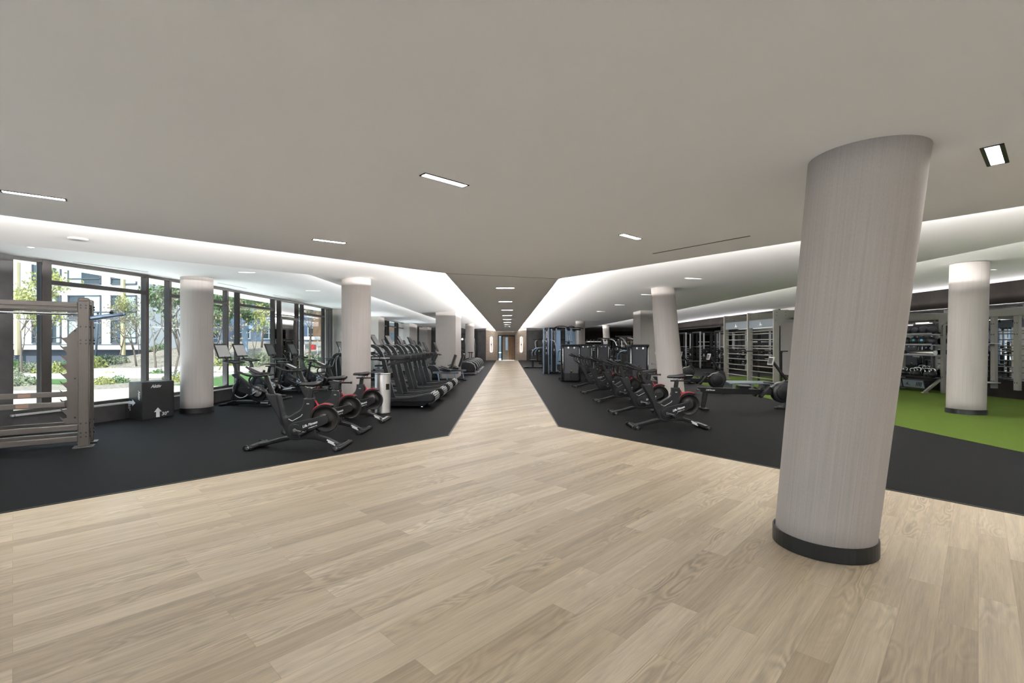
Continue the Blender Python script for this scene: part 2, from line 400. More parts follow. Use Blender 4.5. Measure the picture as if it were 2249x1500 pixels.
# ------------------------------------------------------------------ room shell
def sheet(name, poly, z0, z1, m): return struct(name, MB().prism(poly, z0, z1, 'xy'), m)
WL = [(-7.55, 50), (-7.53, 20.6), (-7.68, 12.6), (-7.92, 10.0), (-8.42, 8.2), (-9.6, 5.6), (-11.5, 1.5), (-12.6, -8)]
WOODP = [(-1.0, 45), (-.99, 8.13), (-.99-.977*16.13, -8), (.955+.790*17.03, -8), (.955, 9.03), (.985, 45)]
sheet('floor', WOODP, -.12, .0, 'wood')
lw = [(p[0]-.35, p[1]) for p in WL]
sheet('floor', [(-1.0, 45), (-.99, 8.13), (-12.55, -3.7)]+[p for p in lw[::-1] if p[1] > -3], -.12, .003, 'rubber')
sheet('floor', [(.955, 9.03), (11.6, -4.45), (7.35, -4.45+5.4), (7.35, 22.9), (14.3, 22.9), (14.3, 52), (.985, 52)], -.12, .003, 'rubber')
sheet('floor', [(7.35, .93), (12.0, -4.96), (14.3, -7.87), (14.3, 22.9), (7.35, 22.9)], -.12, .006, 'turf')
def strip(a, b, w_=.022, z=.007):
    return struct('trim_1', MB().bar((a[0], a[1], z/2), (b[0], b[1], z/2), w_, z), 'edge')
for a, b in (((-1.0, 45), (-.99, 8.13)), ((-.99, 8.13), (-13, -4.16)), ((.955, 9.03), (11.5, -4.32)), ((.955, 9.03), (.985, 45))): strip(a, b)
# ceilings: corridor soffit, middle tier, outer tiers
sheet('ceiling', SOF, SOF_Z, SOF_Z+.05, 'soffit')
def segd(p, a, b):
    p, a, b = Vector(p[:2]), Vector(a), Vector(b); t_ = max(0, min(1, (p-a).dot(b-a)/(b-a).length_squared)); return (p-(a+(b-a)*t_)).length
def midz(x, y):
    if x < 0: d1 = min(segd((x, y), (-1.04, 60), SL), segd((x, y), SL, SOF[2])); d2 = min(segd((x, y), (-3.82, 60), (-3.8, 9.34)), segd((x, y), (-3.8, 9.34), (-21, -8)))
    else: d1 = min(segd((x, y), (1, 60), SR), segd((x, y), SR, (6.7, 1.14))); d2 = segd((x, y), (6.7, 60), (6.7, -8))
    return MID_Z+MID_UP*d2/(d1+d2+1e-6)
UZ = MID_Z+MID_UP
mc = MB()
for q in ([(-1.04, 50, UZ), (-1.04, 8.12, UZ), (-3.8, 9.34, MID_Z), (-3.82, 50, MID_Z)], [(-1.04, 8.12, UZ), (-16.92, -8, UZ), (-21, -8, MID_Z), (-3.8, 9.34, MID_Z)],
          [(1.0, 50, UZ), (.94, 8.8, UZ), (6.7, 8.8, MID_Z), (6.7, 50, MID_Z)], [(.94, 8.8, UZ), (6.7, 1.14, MID_Z), (6.7, 5, MID_Z), (6.7, 8.8, MID_Z)],
          [(-1.04, 50, UZ), (-1.04, 8.12, UZ), (.94, 8.8, UZ), (1.0, 50, UZ)], [(-1.04, 8.12, UZ), (-16.92, -8, UZ), (6.7, 1.14, MID_Z), (.94, 8.8, UZ)]):
    mc.add(q+[(a, b, c+.055) for a, b, c in q], [(0, 1, 2, 3), (4, 5, 6, 7), (0, 1, 5, 4), (1, 2, 6, 5), (2, 3, 7, 6), (3, 0, 4, 7)])
struct('ceiling', mc, 'ceiling')
sheet('ceiling', [(-3.5, 50), (-3.5, 5), (-3.5, -8), (-22, -8), (-12.9, -8), (-12.9, 0), (-8.0, 8.2), (-7.9, 50)][0:3]+[(-13.5, -8), (-12.4, 1), (-9.0, 8.2), (-7.9, 50)], LEFT_Z, LEFT_Z+.25, 'ceiling')
struct('ceiling', MB().add([(6.3, -8, RIGHT_Z), (14.4, -8, RIGHT_Z), (14.4, 34, RIGHT_Z), (6.3, 34, RIGHT_Z), (14.4, 50.2, 3.17), (6.3, 50.2, 3.17)], [(0, 1, 2, 3), (3, 2, 4, 5)]), 'ceiling')
struct('ceiling', MB().prism([(-7.9, 51), (-7.9, 12), (-8.8, 8.2), (-12.7, -1), (-12.9, -8.3), (14.6, -8.3), (14.6, 51)], 3.65, 3.75, 'xy'), 'ceiling')
# upstand lips added to keep the cove light off the columns
def lip(a, b, z): struct('trim_7', MB().bar((a[0], a[1], z), (b[0], b[1], z), .012, .03), 'ceiling')
for a, b in ((SOF[0], SL), (SL, SOF[2]), (SR, SOF[3]), (SR, SOF[5])): lip(a, b, SOF_Z+.047)
for a, b in (((-3.82, 50), (-3.8, 9.34)), ((-3.8, 9.34), (-21, -8))): lip(a, b, MID_Z+.068)
lip((6.7, 50), (6.7, -8), MID_Z+.058)
# thin joint in the corridor soffit
struct('trim_2', MB().bar((-1.04, 8.12, SOF_Z-.001), (.94, 8.80, SOF_Z-.001), .008, .004), 'frame')

# back walls
YB = 45.0
struct('wall_back', MB().box((-1.43, YB+.15, 1.5), (1.12, .3, 3.0)), 'tan_tile')
struct('wall_back', MB().box((1.26, YB+.15, 1.5), (1.08, .3, 3.0)), 'tan_tile')
struct('wall_back', MB().box((-.075, YB+.25, 2.72), (1.6, .3, .76)), 'tan_tile')
struct('wall_back', MB().box((-4.8, YB+.3, 1.6), (5.6, .3, 3.2)), 'stone')
struct('wall_back', MB().box((4.3, YB+.3, 1.6), (5.0, .3, 3.2)), 'stone')
struct('wall_back', MB().box((10.5, 50.2, 1.7), (8, .3, 3.4)), 'brown_stone')
struct('wall_back', MB().box((6.75, 47.7, 1.7), (.2, 5, 3.4)), 'brown_stone')
wf = MB().box((0, -8.05, .2), (34, .2, .4)).box((0, -8.05, 3.0), (34, .2, 1.2))
for x in (-6, -2, 2, 6): wf.box((x, -8.05, 1.4), (.8, .2, 2.0))
wf.box((-13.3, -8.05, 1.4), (7.4, .2, 2.0)).box((13.3, -8.05, 1.4), (7.4, .2, 2.0))
struct('wall_front', wf, 'column_plain')
# far doorway with its sidelight
d = struct('door_1', MB().box((-.87+.04, YB+.32, 1.17), (.08, .12, 2.34)).box((.71, YB+.32, 1.17), (.08, .12, 2.34)).box((-.075, YB+.32, 2.30), (1.6, .12, .09))
           .box((-.50, YB+.32, 1.17), (.12, .12, 2.34)), 'black')
obj('door_leaf', MB().box((-.14, YB+.34, 1.14), (.6, .05, 2.24)), 'tan_tile', d)
obj('door_leaf', MB().box((.27, YB+.5, 1.14), (.22, .05, 2.24)), mat('orange wood', (.33, .17, .06), .4), d)
obj('door_panel', MB().box((.53, YB+.34, 1.14), (.30, .05, 2.24)), 'wood_dk', d)
obj('pane', MB().box((-.68, YB+.34, 1.5), (.24, .03, 1.45)), 'glass_far', d)
obj('pane', MB().box((-.68, YB+.34, .42), (.24, .03, .5)), 'glass_far', d)
obj('pane', MB().box((-.05, YB+.30, 1.55), (.20, .03, 1.2)), 'glass_far', d)
# dark recess lines of the left back wall
struct('trim_3', MB().box((-3.2, YB+.12, 1.6), (.9, .1, 3.0)), 'black')

# wall sconces
def sconce(x, label):
    t = thing('wall_sconce', label, 'wall light', (x, YB, 1.48), 0, 'wall sconces beside the corridor door')
    pts = [(.085*math.cos(math.radians(a)), -.05, (.62 if math.sin(math.radians(a)) >= 0 else -.62)+.085*math.sin(math.radians(a))) for a in range(0, 360, 30)]
    pts = [p for p in pts]
    ring = [(.085, -.05, .62)]+[(.085*math.cos(math.radians(a)), -.05, .62+.085*math.sin(math.radians(a))) for a in range(30, 180, 30)]+[(-.085, -.05, .62), (-.085, -.05, -.62)]+[(.085*math.cos(math.radians(a)), -.05, -.62+.085*math.sin(math.radians(a))) for a in range(210, 360, 30)]+[(.085, -.05, -.62)]
    obj('lamp_tube', MB().tube(ring, .014, 6, cyc=True), 'sconce', t)
    obj('mount', MB().cyl((0, 0, 0), (0, -.09, 0), .055), 'black', t)
    return t
sconce(-1.48, 'capsule ring wall light left of the far door')
sconce(1.31, 'capsule ring wall light right of the far door')

# right wall with its mirror
XR = 14.2
struct('wall_right', MB().box((XR+.15, 21, 1.8), (.3, 60, 3.8)), 'brown_stone')
struct('trim_4', MB().box((XR-.04, 33.2, 2.72), (.08, 17, .04)), 'rig')
for y0, y1 in ((4, 20.2), (24.9, 45)):
    o = obj('wall_mirror', MB().box((XR-.015, (y0+y1)/2, 1.605), (.03, y1-y0, 2.17)), 'mirror')
    tag(o, 'long wall mirror behind the ball rack on the right wall' if y0 < 10 else 'long wall mirror behind the far plate racks on the right wall', 'mirror')
struct('wall_right', MB().box((XR-.15, 22.6, 1.7), (.3, 3.9, 3.4)), 'column_plain')
struct('trim_5', MB().box((XR-.2, 24.7, 1.66), (.4, .3, 3.32)), 'edge')

# curved window wall on the left
def onwall(px):
    s = (px-CX)/F
    for a, b in zip(WL, WL[1:]):
        # X = s*Y crossing segment a-b
        fa = a[0]-s*a[1]; fb = b[0]-s*b[1]
        if fa*fb <= 0:
            t = fa/(fa-fb); p = Vector((a[0]+(b[0]-a[0])*t, a[1]+(b[1]-a[1])*t, 0))
            d_ = Vector((b[0]-a[0], b[1]-a[1], 0)).normalized(); return p, d_
ZS = .35
def inward(d_): return Vector((-d_.y, d_.x, 0)) if (-d_.y) > 0 else Vector((d_.y, -d_.x, 0))
win_n = [0]
def bay(x0, x1, w0=.06, w1=.06, transom=False, door=False, depth=.14):
    p, d0 = onwall(x0); q, d1 = onwall(x1); win_n[0] += 1
    dd = (q-p).normalized(); n = inward(dd)
    nm = 'door_2' if door else 'window_%d' % win_n[0]
    mb = MB(); up = Vector((0, 0, 1))
    z0 = .03 if door else ZS
    for c, wd in ((p, w0), (q, w1)):
        mb.box(c+n*(-.02)+up*((z0+LEFT_Z)/2), (wd, depth, LEFT_Z-z0), Matrix((dd, n, up)).transposed(), .006)
    def rail(z, h, dp=.10): mb.bar(p+up*z, q+up*z, dp, h)
    rail(z0+.03, .06); rail(LEFT_Z-.03, .05)
    if transom: rail(2.66, .075)
    if door:
        rail(2.42, .09); rail(.2, .25)
        for c, sg in ((p, 1), (q, -1)): mb.box(c+dd*sg*.09+up*1.2, (.09, .07, 2.4), Matrix((dd, n, up)).transposed())
    fr = struct(nm, mb, 'frame')
    a = p-n*.02; b = q-n*.02
    g = MB().add([a+up*z0, b+up*z0, b+up*LEFT_Z, a+up*LEFT_Z], [(0, 1, 2, 3)])
    obj('pane', g, 'glass', fr)
    if door: obj('door_handle', MB().tube([q+n*.08-dd*.14+up*.95, q+n*.14-dd*.14+up*.98, q+n*.14-dd*.14+up*1.32, q+n*.08-dd*.14+up*1.35], .012), 'chrome', fr)
    return fr
edges = [(20, 98.8, 0, 0), (98.8, 320, 1, 0), (320, 370.5, 0, 0), (370.5, 497, 1, 0), (497, 522, 0, 0), (522, 600, 1, 0), (600, 614, 0, 0),
         (614, 652.5, 0, 1), (652.5, 664, 0, 0), (664, 710.5, 1, 0), (710.5, 720, 0, 0), (720, 727, 0, 0),
         (828, 848, 1, 0), (848, 853, 0, 0), (853, 869, 1, 0), (869, 873.5, 0, 0), (873.5, 886, 1, 0), (909, 919, 0, 0), (919, 936, 0, 0)]
for x0, x1, t_, d_ in edges: bay(x0, x1, .15 if x0 == 98.8 else .065, .15 if x1 == 98.8 else .065, bool(t_), bool(d_))
# low wall and sill under the glass (left open at the garden door)
def along(px0, px1): 
    p, _ = onwall(px0); q, _ = onwall(px1)
    return [p]+[Vector((a[0], a[1], 0)) for a in WL[::-1] if p.y < a[1] < q.y]+[q]
for px0, px1 in ((20, 614), (652.5, 760), (820, 945)):
    pts = along(px0, px1); mb = MB(); ms = MB()
    for a, b in zip(pts, pts[1:]):
        mb.bar(a+Vector((-.06, 0, .165)), b+Vector((-.06, 0, .165)), .2, .33); ms.bar(a+Vector((-.02, 0, .335)), b+Vector((-.02, 0, .335)), .26, .03)
    struct('wall_left', mb, 'stone'); struct('trim_6', ms, 'sill')
# dark stone wall left of the glazing, then more glass behind the camera
p, d_ = onwall(20)
struct('wall_left', MB().prism([(p.x-.4, p.y+.25), (p.x+.06, p.y), (p.x-1.0, p.y-2.2), (p.x-1.5, p.y-2.1)], 0, LEFT_Z, 'xy'), 'stone')
wb = struct('window_20', MB().bar((-9.6, 5.6, LEFT_Z-.1), (-11.5, 1.5, LEFT_Z-.1), .1, .2).bar((-11.5, 1.5, LEFT_Z-.1), (-12.6, -8, LEFT_Z-.1), .1, .2)
       .bar((-11.5, 1.5, 0), (-11.5, 1.5, 3), .1, .1).bar((-12, -3, 0), (-12, -3, 3), .1, .1), 'frame')
obj('pane', MB().add([(-9.9, 5.0, .02), (-11.45, 1.6, .02), (-11.45, 1.6, 3.0), (-9.9, 5.0, 3.0), (-12.55, -7.9, .02), (-12.55, -7.9, 3.0)], [(0, 1, 2, 3), (1, 4, 5, 2)]), 'glass', wb)
# piers between the far windows
def pier(x0, x1, y0, y1, h=LEFT_Z, m='column_plain', label=None):
    o = obj('pier', MB().box(((x0+x1)/2, (y0+y1)/2, h/2), (x1-x0, y1-y0, h)), m); return tag(o, label, 'pier')
struct('wall_left', MB().box((-7.4, 21.6, 1.525), (.9, 1.6, 3.05)), 'column_plain')
struct('wall_left', MB().box((-7.45, 27.15, 1.525), (.75, 1.3, 3.05)), 'column_plain')
struct('wall_left', MB().box((-7.45, 36.4, 1.525), (.75, 3.0, 3.05)), 'column_plain')
struct('wall_left', MB().box((-7.45, 43.9, 1.525), (.75, 2.2, 3.05)), 'column_plain')
struct('wall_left', MB().box((-7.75, 24.4, .17), (.2, 5, .34)), 'stone')

# ------------------------------------------------------------------ columns
def column(base, top, zt, r0, r1, label, group=None, seg=48, trim=.11):
    t = thing('round_column', label, 'column', (base[0], base[1], 0), 0, group)
    rings = []; a0 = math.atan2(base[1], base[0])
    for k in range(13):
        u = k/12; z = .02+(zt-.02)*u; cx = (top[0]-base[0])*u; cy = (top[1]-base[1])*u; r = r0+(r1-r0)*u
        rings.append([(cx+r*math.cos(a0+2*PI*i/seg), cy+r*math.sin(a0+2*PI*i/seg), z) for i in range(seg)])
    sh = obj('shaft', MB().loft(rings), 'column', t); uv = sh.data.uv_layers.new(name='wrap')
    for p_ in sh.data.polygons:
        cs = [sh.data.vertices[sh.data.loops[li].vertex_index].co for li in p_.loop_indices]; us = []
        for c_ in cs:
            f_ = max(0, (c_.z-.02)/(zt-.02)); us.append(((math.atan2(c_.y-(top[1]-base[1])*f_, c_.x-(top[0]-base[0])*f_)-a0) % (2*PI))*r0)
        if max(us)-min(us) > PI*r0: us = [u_+2*PI*r0 if u_ < PI*r0 else u_ for u_ in us]
        for li, u_, c_ in zip(p_.loop_indices, us, cs): uv.data[li].uv = (u_, c_.z)
    ro = r0+.016; sx = (top[0]-base[0])/zt*trim/2; sy = (top[1]-base[1])/zt*trim/2
    prof = [(r0-.01, 0.0), (ro, .0), (ro, trim), (ro-.012, trim+.002), (ro-.012, trim-.02)]
    obj('base_trim', MB().lathe(prof, (sx, sy, .003), seg, smooth=False), 'edge', t)
    return t
column((2.44, 3.73), (2.27, 3.05), SOF_Z, .330, .315, 'leaning round column on the plank floor, nearest and largest')
column((-7.07, 11.0), (-7.07, 11.0), LEFT_Z, .322, .322, 'upright round column beside the black plyo box')
column((-3.20, 10.23), (-3.20, 10.23), 2.93, .297, .297, 'upright round column behind the left spin bikes')
column((3.78, 11.0), (3.98, 12.36), 2.975, .288, .288, 'leaning round column behind the right spin bikes')
column((10.21, 10.75), (10.1, 10.55), 3.30, .332, .325, 'round column standing on the green turf')
column((-2.62, 33.8), (-2.62, 33.8), 2.965, .31, .31, 'small far round column right of the square pier')
column((4.51, 29.8), (4.51, 29.8), 2.955, .285, .285, 'far round column beside the cable tower')
column((9.0, 43.3), (8.85, 43.3), 3.22, .30, .30, 'farthest round column in front of the brown wall')
o = obj('square_pier', MB().box((-2.685, 22.3, 1.485), (.87, 2.5, 2.97)), 'column_plain'); tag(o, 'square pale pier behind the recumbent bikes', 'pier')
o = obj('square_pier', MB().box((5.95, 20.4, 1.46), (.95, 1.15, 2.92)), 'column_plain'); tag(o, 'square pale pier behind the leaning column', 'pier')
t = thing('thermostat', 'small pale blue wall panel on the square pier', 'thermostat', (6.13, 19.8, 1.17))
obj('plate', MB().box((0, -.015, 0), (.13, .03, .12), None, .006), mat('pale blue plastic', (.55, .62, .75), .4), t); obj('display', MB().box((0, -.033, .02), (.07, .006, .04)), 'screen', t)

# ------------------------------------------------------------------ ceiling fixtures
def fixture(px0, px1, z, label, w_=.075, ang=None, grp='linear lamps in the main ceiling', cat='ceiling light', lens='lens'):
    a = Vector((*FL(*px0, z), z)); b = Vector((*FL(*px1, z), z))
    if z == MID_Z:
        for _ in range(12):
            z = midz((a.x+b.x)/2, (a.y+b.y)/2); a = Vector((*FL(*px0, z), z)); b = Vector((*FL(*px1, z), z))
        z -= .003
    c = (a+b)/2; L = (b-a).length
    ang = math.atan2(b.y-a.y, b.x-a.x)
    t = thing('linear_downlight', label, cat, (c.x, c.y, z), ang, grp)
    fr = MB().box((0, w_/2-.004, -.002), (L, .008, .006)).box((0, -w_/2+.004, -.002), (L, .008, .006)).box((L/2-.006, 0, -.002), (.012, w_, .006)).box((-L/2+.006, 0, -.002), (.012, w_, .006))
    obj('frame', fr, 'ceiling' if lens == 'lens_dim' else 'black', t)
    obj('lens', MB().box((0, 0, -.0012), (L-.024, w_-.016, .002)), lens, t)
    lv = MB()
    for k in range(1, 12): lv.box((-L/2+L*k/12, 0, -.0026), (.003, w_-.016, .0015))
    lv.box((0, 0, -.003), (L-.024, .002, .0012))
    if w_ > .1:
        lv = MB()
        for k in range(1, 14): lv.box((-L/2+L*k/14, 0, -.004), (.006, w_-.03, .003))
        for sg in (-1, 1): lv.box((0, sg*(w_/2-.012), -.0035), (L, .018, .006))
        obj('louvre', lv, 'black', t)
    return t
fixture((927, 382), (1024, 409), SOF_Z, 'bright slot lamp nearest the middle of the grey ceiling')
fixture((686, 525), (760, 534), SOF_Z, 'bright slot lamp above the left spin bikes')
fixture((0, 419), (147, 439), SOF_Z, 'bright slot lamp at the left edge of the grey ceiling')
fixture((1364, 514), (1405, 525), SOF_Z, 'short slot lamp just right of the corridor mouth')
fixture((2178, 320), (2192, 360), SOF_Z, 'slot lamp seen end on at the upper right', .105)
fixture((1089, 632.5), (1130, 632.5), SOF_Z, 'nearest crosswise lamp in the corridor ceiling', .10, grp='crosswise corridor lamps')
fixture((1095, 662.5), (1125, 662.5), SOF_Z, 'second crosswise lamp in the corridor ceiling', .10, grp='crosswise corridor lamps')
for i, (y, nm) in enumerate(((681, 'third'), (693, 'fourth'), (701.5, 'fifth'), (708, 'sixth'), (713, 'seventh'), (717, 'eighth'))):
    hw = .2*F/(F*1.185/(755-y))
    fixture((1114-hw, y), (1114+hw, y), SOF_Z, nm+' crosswise lamp in the corridor ceiling, dim', .10, grp='crosswise corridor lamps', lens='lens_low')
# unseen lamps of the same kind, added behind the viewer to light the floor
for i, (x, y, a) in enumerate(((-6.3, .6, .8), (-3.4, -2.4, .8), (0, 1.0, .8), (1.8, -2.6, .8), (5.4, -3.6, .8), (5.2, .7, .8), (-1.5, -5.5, .8), (-8.5, -4, .8), (4.6, -6.3, .8))):
    t = thing('linear_downlight', ['first','second','third','fourth','fifth','sixth','seventh','eighth','ninth'][i]+' slot lamp in the grey ceiling behind the viewer', 'ceiling light', (x, y, SOF_Z), a, 'lamps behind the viewer')
    obj('frame', MB().box((0, 0, -.001), (.44, .09, .004)), 'black', t); obj('lens', MB().box((0, 0, -.004), (.40, .065, .002)), 'lens', t)
# tier lamps
for (a, b, z, lab) in (((1505, 611), (1543, 612), MID_Z, 'thin lamp in the white ceiling behind the leaning column'), ((1408, 647), (1430, 647), MID_Z, 'thin lamp in the white ceiling left of the leaning column'),
                       ((1350, 669.5), (1372, 669.5), MID_Z, 'third thin lamp of the right white ceiling'), ((1310, 684), (1330, 684), MID_Z, 'fourth thin lamp of the right white ceiling'),
                       ((2176, 592), (2188, 592), RIGHT_Z, 'tiny lamp beside the turf column top'), ((672, 638), (703, 638.5), MID_Z if False else LEFT_Z, 'thin lamp above the window row bikes'),
                       ((525, 598), (560, 598.5), LEFT_Z, 'thin lamp right of the upright column top'), ((60, 542), (74, 544), LEFT_Z, 'small bright lamp above the jagged rack')):
    fixture(a, b, z, lab, .06, grp='thin lamps of the white ceilings', lens='lens_dim')
def slot(a, b, z, label):
    a = Vector((*FL(*a, z), z)); b = Vector((*FL(*b, z), z))
    o = obj('slot_diffuser', MB().bar(a-Vector((0, 0, .001)), b-Vector((0, 0, .001)), .022, .005), 'black'); return tag(o, label, 'air vent', 'linear air slots')
slot((1434, 557), (1647, 518), SOF_Z, 'long dark air slot in the grey ceiling on the right')
slot((160, 575), (325, 597), LEFT_Z, 'faint air slot above the first big window')
slot((478, 621), (541, 633.5), LEFT_Z, 'faint air slot right of the upright column')
slot((600, 647.5), (652, 657.5), LEFT_Z, 'faint air slot above the garden door')
c = FL(171.5, 524, 2.93); SPZ = midz(*c); c = FL(171.5, 524, SPZ); SPZ = midz(*c)
o = obj('ceiling_speaker', MB().lathe([(.0, -.012), (.085, -.014), (.1, -.008), (.105, 0)], (c[0], c[1], SPZ), 32), 'ceiling'); tag(o, 'round white speaker in the white ceiling at upper left', 'speaker')
# ------------------------------------------------------------------ the garden and the buildings outside
def leaf_mat(name, c, v): return mat(name, c, .7, var=v, vscale=1.5)
M['mulch'] = mat('dry mulch', (.27, .235, .20), .95, var=.65, vscale=9, bump=.8, bscale=18, var2=(.50, .44, .35))
M['terrace'] = mat('sandy terrace', (.62, .55, .40), .9, var=.05, vscale=2)
M['path'] = mat('pale path', (.68, .66, .62), .9, var=.05, vscale=3)
M['lawn'] = mat('lawn', (.08, .17, .04), .9, var=.3, vscale=30)
M['bark'] = mat('grey bark', (.17, .14, .12), .9)
M['leaf_y'] = leaf_mat('yellow green leaf', (.36, .38, .13), .35)
M['leaf_g'] = leaf_mat('green leaf', (.12, .20, .08), .5)
M['leaf_d'] = leaf_mat('grey green leaf', (.24, .27, .18), .4)
M['leaf_b'] = leaf_mat('dry brown leaf', (.34, .26, .16), .4)
M['panel'] = mat('white facade panel', (.62, .64, .67), .5)
M['ywood'] = mat('yellow facade batten', (.62, .55, .33), .6)
M['win_dk'] = mat('dark facade glass', (.06, .085, .10), .12, var=.5, vscale=.35)
M['win_lt'] = mat('blind behind facade glass', (.45, .55, .58), .3)
M['bframe'] = mat('facade window frame', (.10, .11, .13), .4)
M['bsiding'] = mat('blue grey siding', (.16, .24, .36), .6)
M['bwhite'] = mat('pale blue trim', (.60, .68, .75), .5)
M['basewall'] = mat('slate base wall', (.09, .11, .15), .7)
def ground_z(x, y):
    s = max(0, min(1, (y-25.5)/16)); k = max(0, min(1, (x+31)/6))
    return -.02+1.75*s*s*(3-2*s)*k
g = MB(); nx, ny = 46, 60
vs = []
for j in range(ny+1):
    for i in range(nx+1):
        x = -60+i*1.15; y = -4+j*1.7; x = min(x, -8.0)
        vs.append((x, y, ground_z(x, y)-(.15 if x > -8.3 else 0)+(.04*math.sin(x*2.1)*math.cos(y*1.7) if y > 18 else 0)))
g.add(vs, [(j*(nx+1)+i, j*(nx+1)+i+1, (j+1)*(nx+1)+i+1, (j+1)*(nx+1)+i) for j in range(ny) for i in range(nx)], True)
o = obj('garden_ground', g, 'mulch'); o['kind'] = 'structure'
def patch(name, poly, z, m, label, cat):
    o = obj(name, MB().prism(poly, z-.06, z, 'xy'), m); o['kind'] = 'structure'; return o
patch('terrace', [(-8.0, 17.3), (-10.3, 17.3), (-12.2, 17.6), (-13.7, 15.9), (-30, 14.2), (-30, 0), (-10.9, 3), (-9.9, 5.5), (-8.7, 8.3), (-8.1, 10.2), (-7.85, 12.6)], .03, 'terrace', '', '')
patch('lawn', [(-7.9, 17.3), (-10.3, 17.3), (-12.2, 17.6), (-13.6, 25.0), (-7.9, 26.5)], .05, 'lawn', '', '')
patch('lawn', [(-15.5, 18.0), (-19.5, 19.0), (-22, 20.6), (-18.0, 20.4)], .045, 'lawn', '', '')
patch('path', [(-13.8, 23.2), (-16, 22.0), (-30, 20.8), (-30, 23.8), (-17, 25.3), (-13.6, 25.6)], .045, 'path', '', '')
o = obj('garden_kerb', MB().box((-20.3, 25.8, .12), (3.4, .4, .24), Rz(.1), .02).box((-16.4, 26.4, .16), (4.4, .35, .3), Rz(.12), .02), 'path'); tag(o, 'low pale stone kerb along the garden path', 'kerb')

def make_tree(seed, h, leafm, leaves=420, spread=.5, label='', cat='tree', depth=4, leaf=.07, trunk=.055, bark='bark'):
    rnd = random.Random(seed); mb = MB(); tips = []
    def grow(p, d, L, r, k):
        pts = [p]; q = p; dd = d
        for i in range(3):
            dd = (dd+Vector((rnd.uniform(-.16, .16), rnd.uniform(-.16, .16), rnd.uniform(-.02, .12)))).normalized(); q = q+dd*L/3; pts.append(q)
        mb.tube(pts, [r, r*.62], 5 if k > 1 else 3)
        if k <= 2: tips.extend(pts[1:])
        if k == 0: return
        n = 3 if k > 1 else 4
        for i in range(n):
            a = rnd.uniform(0, 2*PI); t = rnd.uniform(.35, 1.0); b = pts[0].lerp(pts[-1], t) if i else pts[-1]
            side = Vector((math.cos(a), math.sin(a), rnd.uniform(.2, .9))).normalized()
            grow(b, (dd*(1-spread)+side*spread).normalized(), L*rnd.uniform(.6, .8), r*.55, k-1)
    grow(Vector((0, 0, 0)), Vector((0, 0, 1)), h*.42, trunk, depth)
    t = thing('garden_tree', label, cat, (0, 0, 0), 0, 'young trees in the garden')
    obj('branches', mb, bark, t)
    lf = MB()
    for i in range(leaves):
        c = rnd.choice(tips)+Vector([rnd.gauss(0, .12) for _ in range(3)]); s = leaf*rnd.uniform(.6, 1.3)
        R = Euler((rnd.uniform(0, 6), rnd.uniform(0, 6), rnd.uniform(0, 6))).to_matrix()
        lf.add([c+R@Vector(v)*s for v in ((-.9, 0, 0), (0, -.5, .1), (.9, 0, 0), (0, .5, .1))], [(0, 1, 2, 3)])
    obj('foliage', lf, leafm, t)
    return t
def at(px, Y, z=0): return ((px-CX)/F*Y, Y, z)
tA = make_tree(1, 4.2, 'leaf_d', 260, .55, label='bare young tree beside the first window post', trunk=.06)
put(tA, (*at(342, 26)[:2], ground_z(*at(342, 26)[:2])))
tB = make_tree(2, 3.4, 'leaf_b', 200, .5, label='small bare tree in front of the white building, left of the second post')
put(tB, (*at(262, 33)[:2], ground_z(*at(262, 33)[:2])))
tC = make_tree(3, 5.2, 'leaf_y', 900, .5, label='yellow leaved tree at the far left window', leaf=.10)
put(tC, (*at(48, 24)[:2], 0))
tD = make_tree(4, 5.5, 'leaf_g', 3800, .6, label='leafy green tree right of the upright column', leaf=.12, trunk=.08)
put(tD, (*at(478, 30)[:2], ground_z(*at(478, 30)[:2])))
def gt(px, Y): return (*at(px, Y)[:2], ground_z(*at(px, Y)[:2])-.03)
for src, px, Y, lab, sc, rz in ((tB, 180, 31, 'small bare tree behind the jagged rack', 1.0, 1), (tA, 300, 29, 'thin bare tree left of the second window post', .95, 2), (tC, 305, 36, 'yellow flecked tree before the pale facade end', .8, 2.2),
                            (tD, 575, 36, 'leafy green tree between the middle windows', 1.0, 1.4), (tD, 640, 33, 'leafy green tree seen through the garden door', .9, 3.0), (tD, 612, 42, 'green tree behind the narrow middle window', 1.0, 4.0),
                            (tD, 395, 34, 'green tree hidden partly by the upright column', 1.1, 5.2), (tA, 384, 24, 'bare tree close to the upright column', 1.0, 4), (tB, 500, 27, 'small bare tree behind the first console screen', 1.1, 3),
                            (tD, 530, 46, 'green tree low behind the pergola post', .8, 2.0), (tC, 560, 30, 'yellow green tree over the lawn', .7, .4), (tC, 90, 30, 'yellow leaved tree at the first window bar', .9, 1.8)):
    dup(src, gt(px, Y), rz, lab, sc=(sc, sc, sc))
tE = make_tree(9, 5.6, 'leaf_b', 2600, .45, label='feathery brown tree seen through the last near window', leaf=.10)
put(tE, gt(680, 27))
dup(tE, gt(715, 30), 2, 'feathery brown tree beside the pier')
def make_shrub(seed, m, label, n=320, r=.4, hgt=.45):
    rnd = random.Random(seed); lf = MB()
    for i in range(n):
        a = rnd.uniform(0, 2*PI); q = r*math.sqrt(rnd.random()); z = hgt*rnd.random()*(1-(q/r)**2*.7)
        c = Vector((q*math.cos(a), q*math.sin(a), z)); s = .055*rnd.uniform(.6, 1.4); R = Euler((rnd.uniform(0, 6), rnd.uniform(0, 6), rnd.uniform(0, 6))).to_matrix()
        lf.add([c+R@Vector(v)*s for v in ((-1, 0, 0), (0, -.45, .1), (1, 0, 0), (0, .45, .1))], [(0, 1, 2, 3)])
    o = obj('garden_shrub', lf, m); return tag(o, label, 'shrub', 'low shrubs in the mulch')
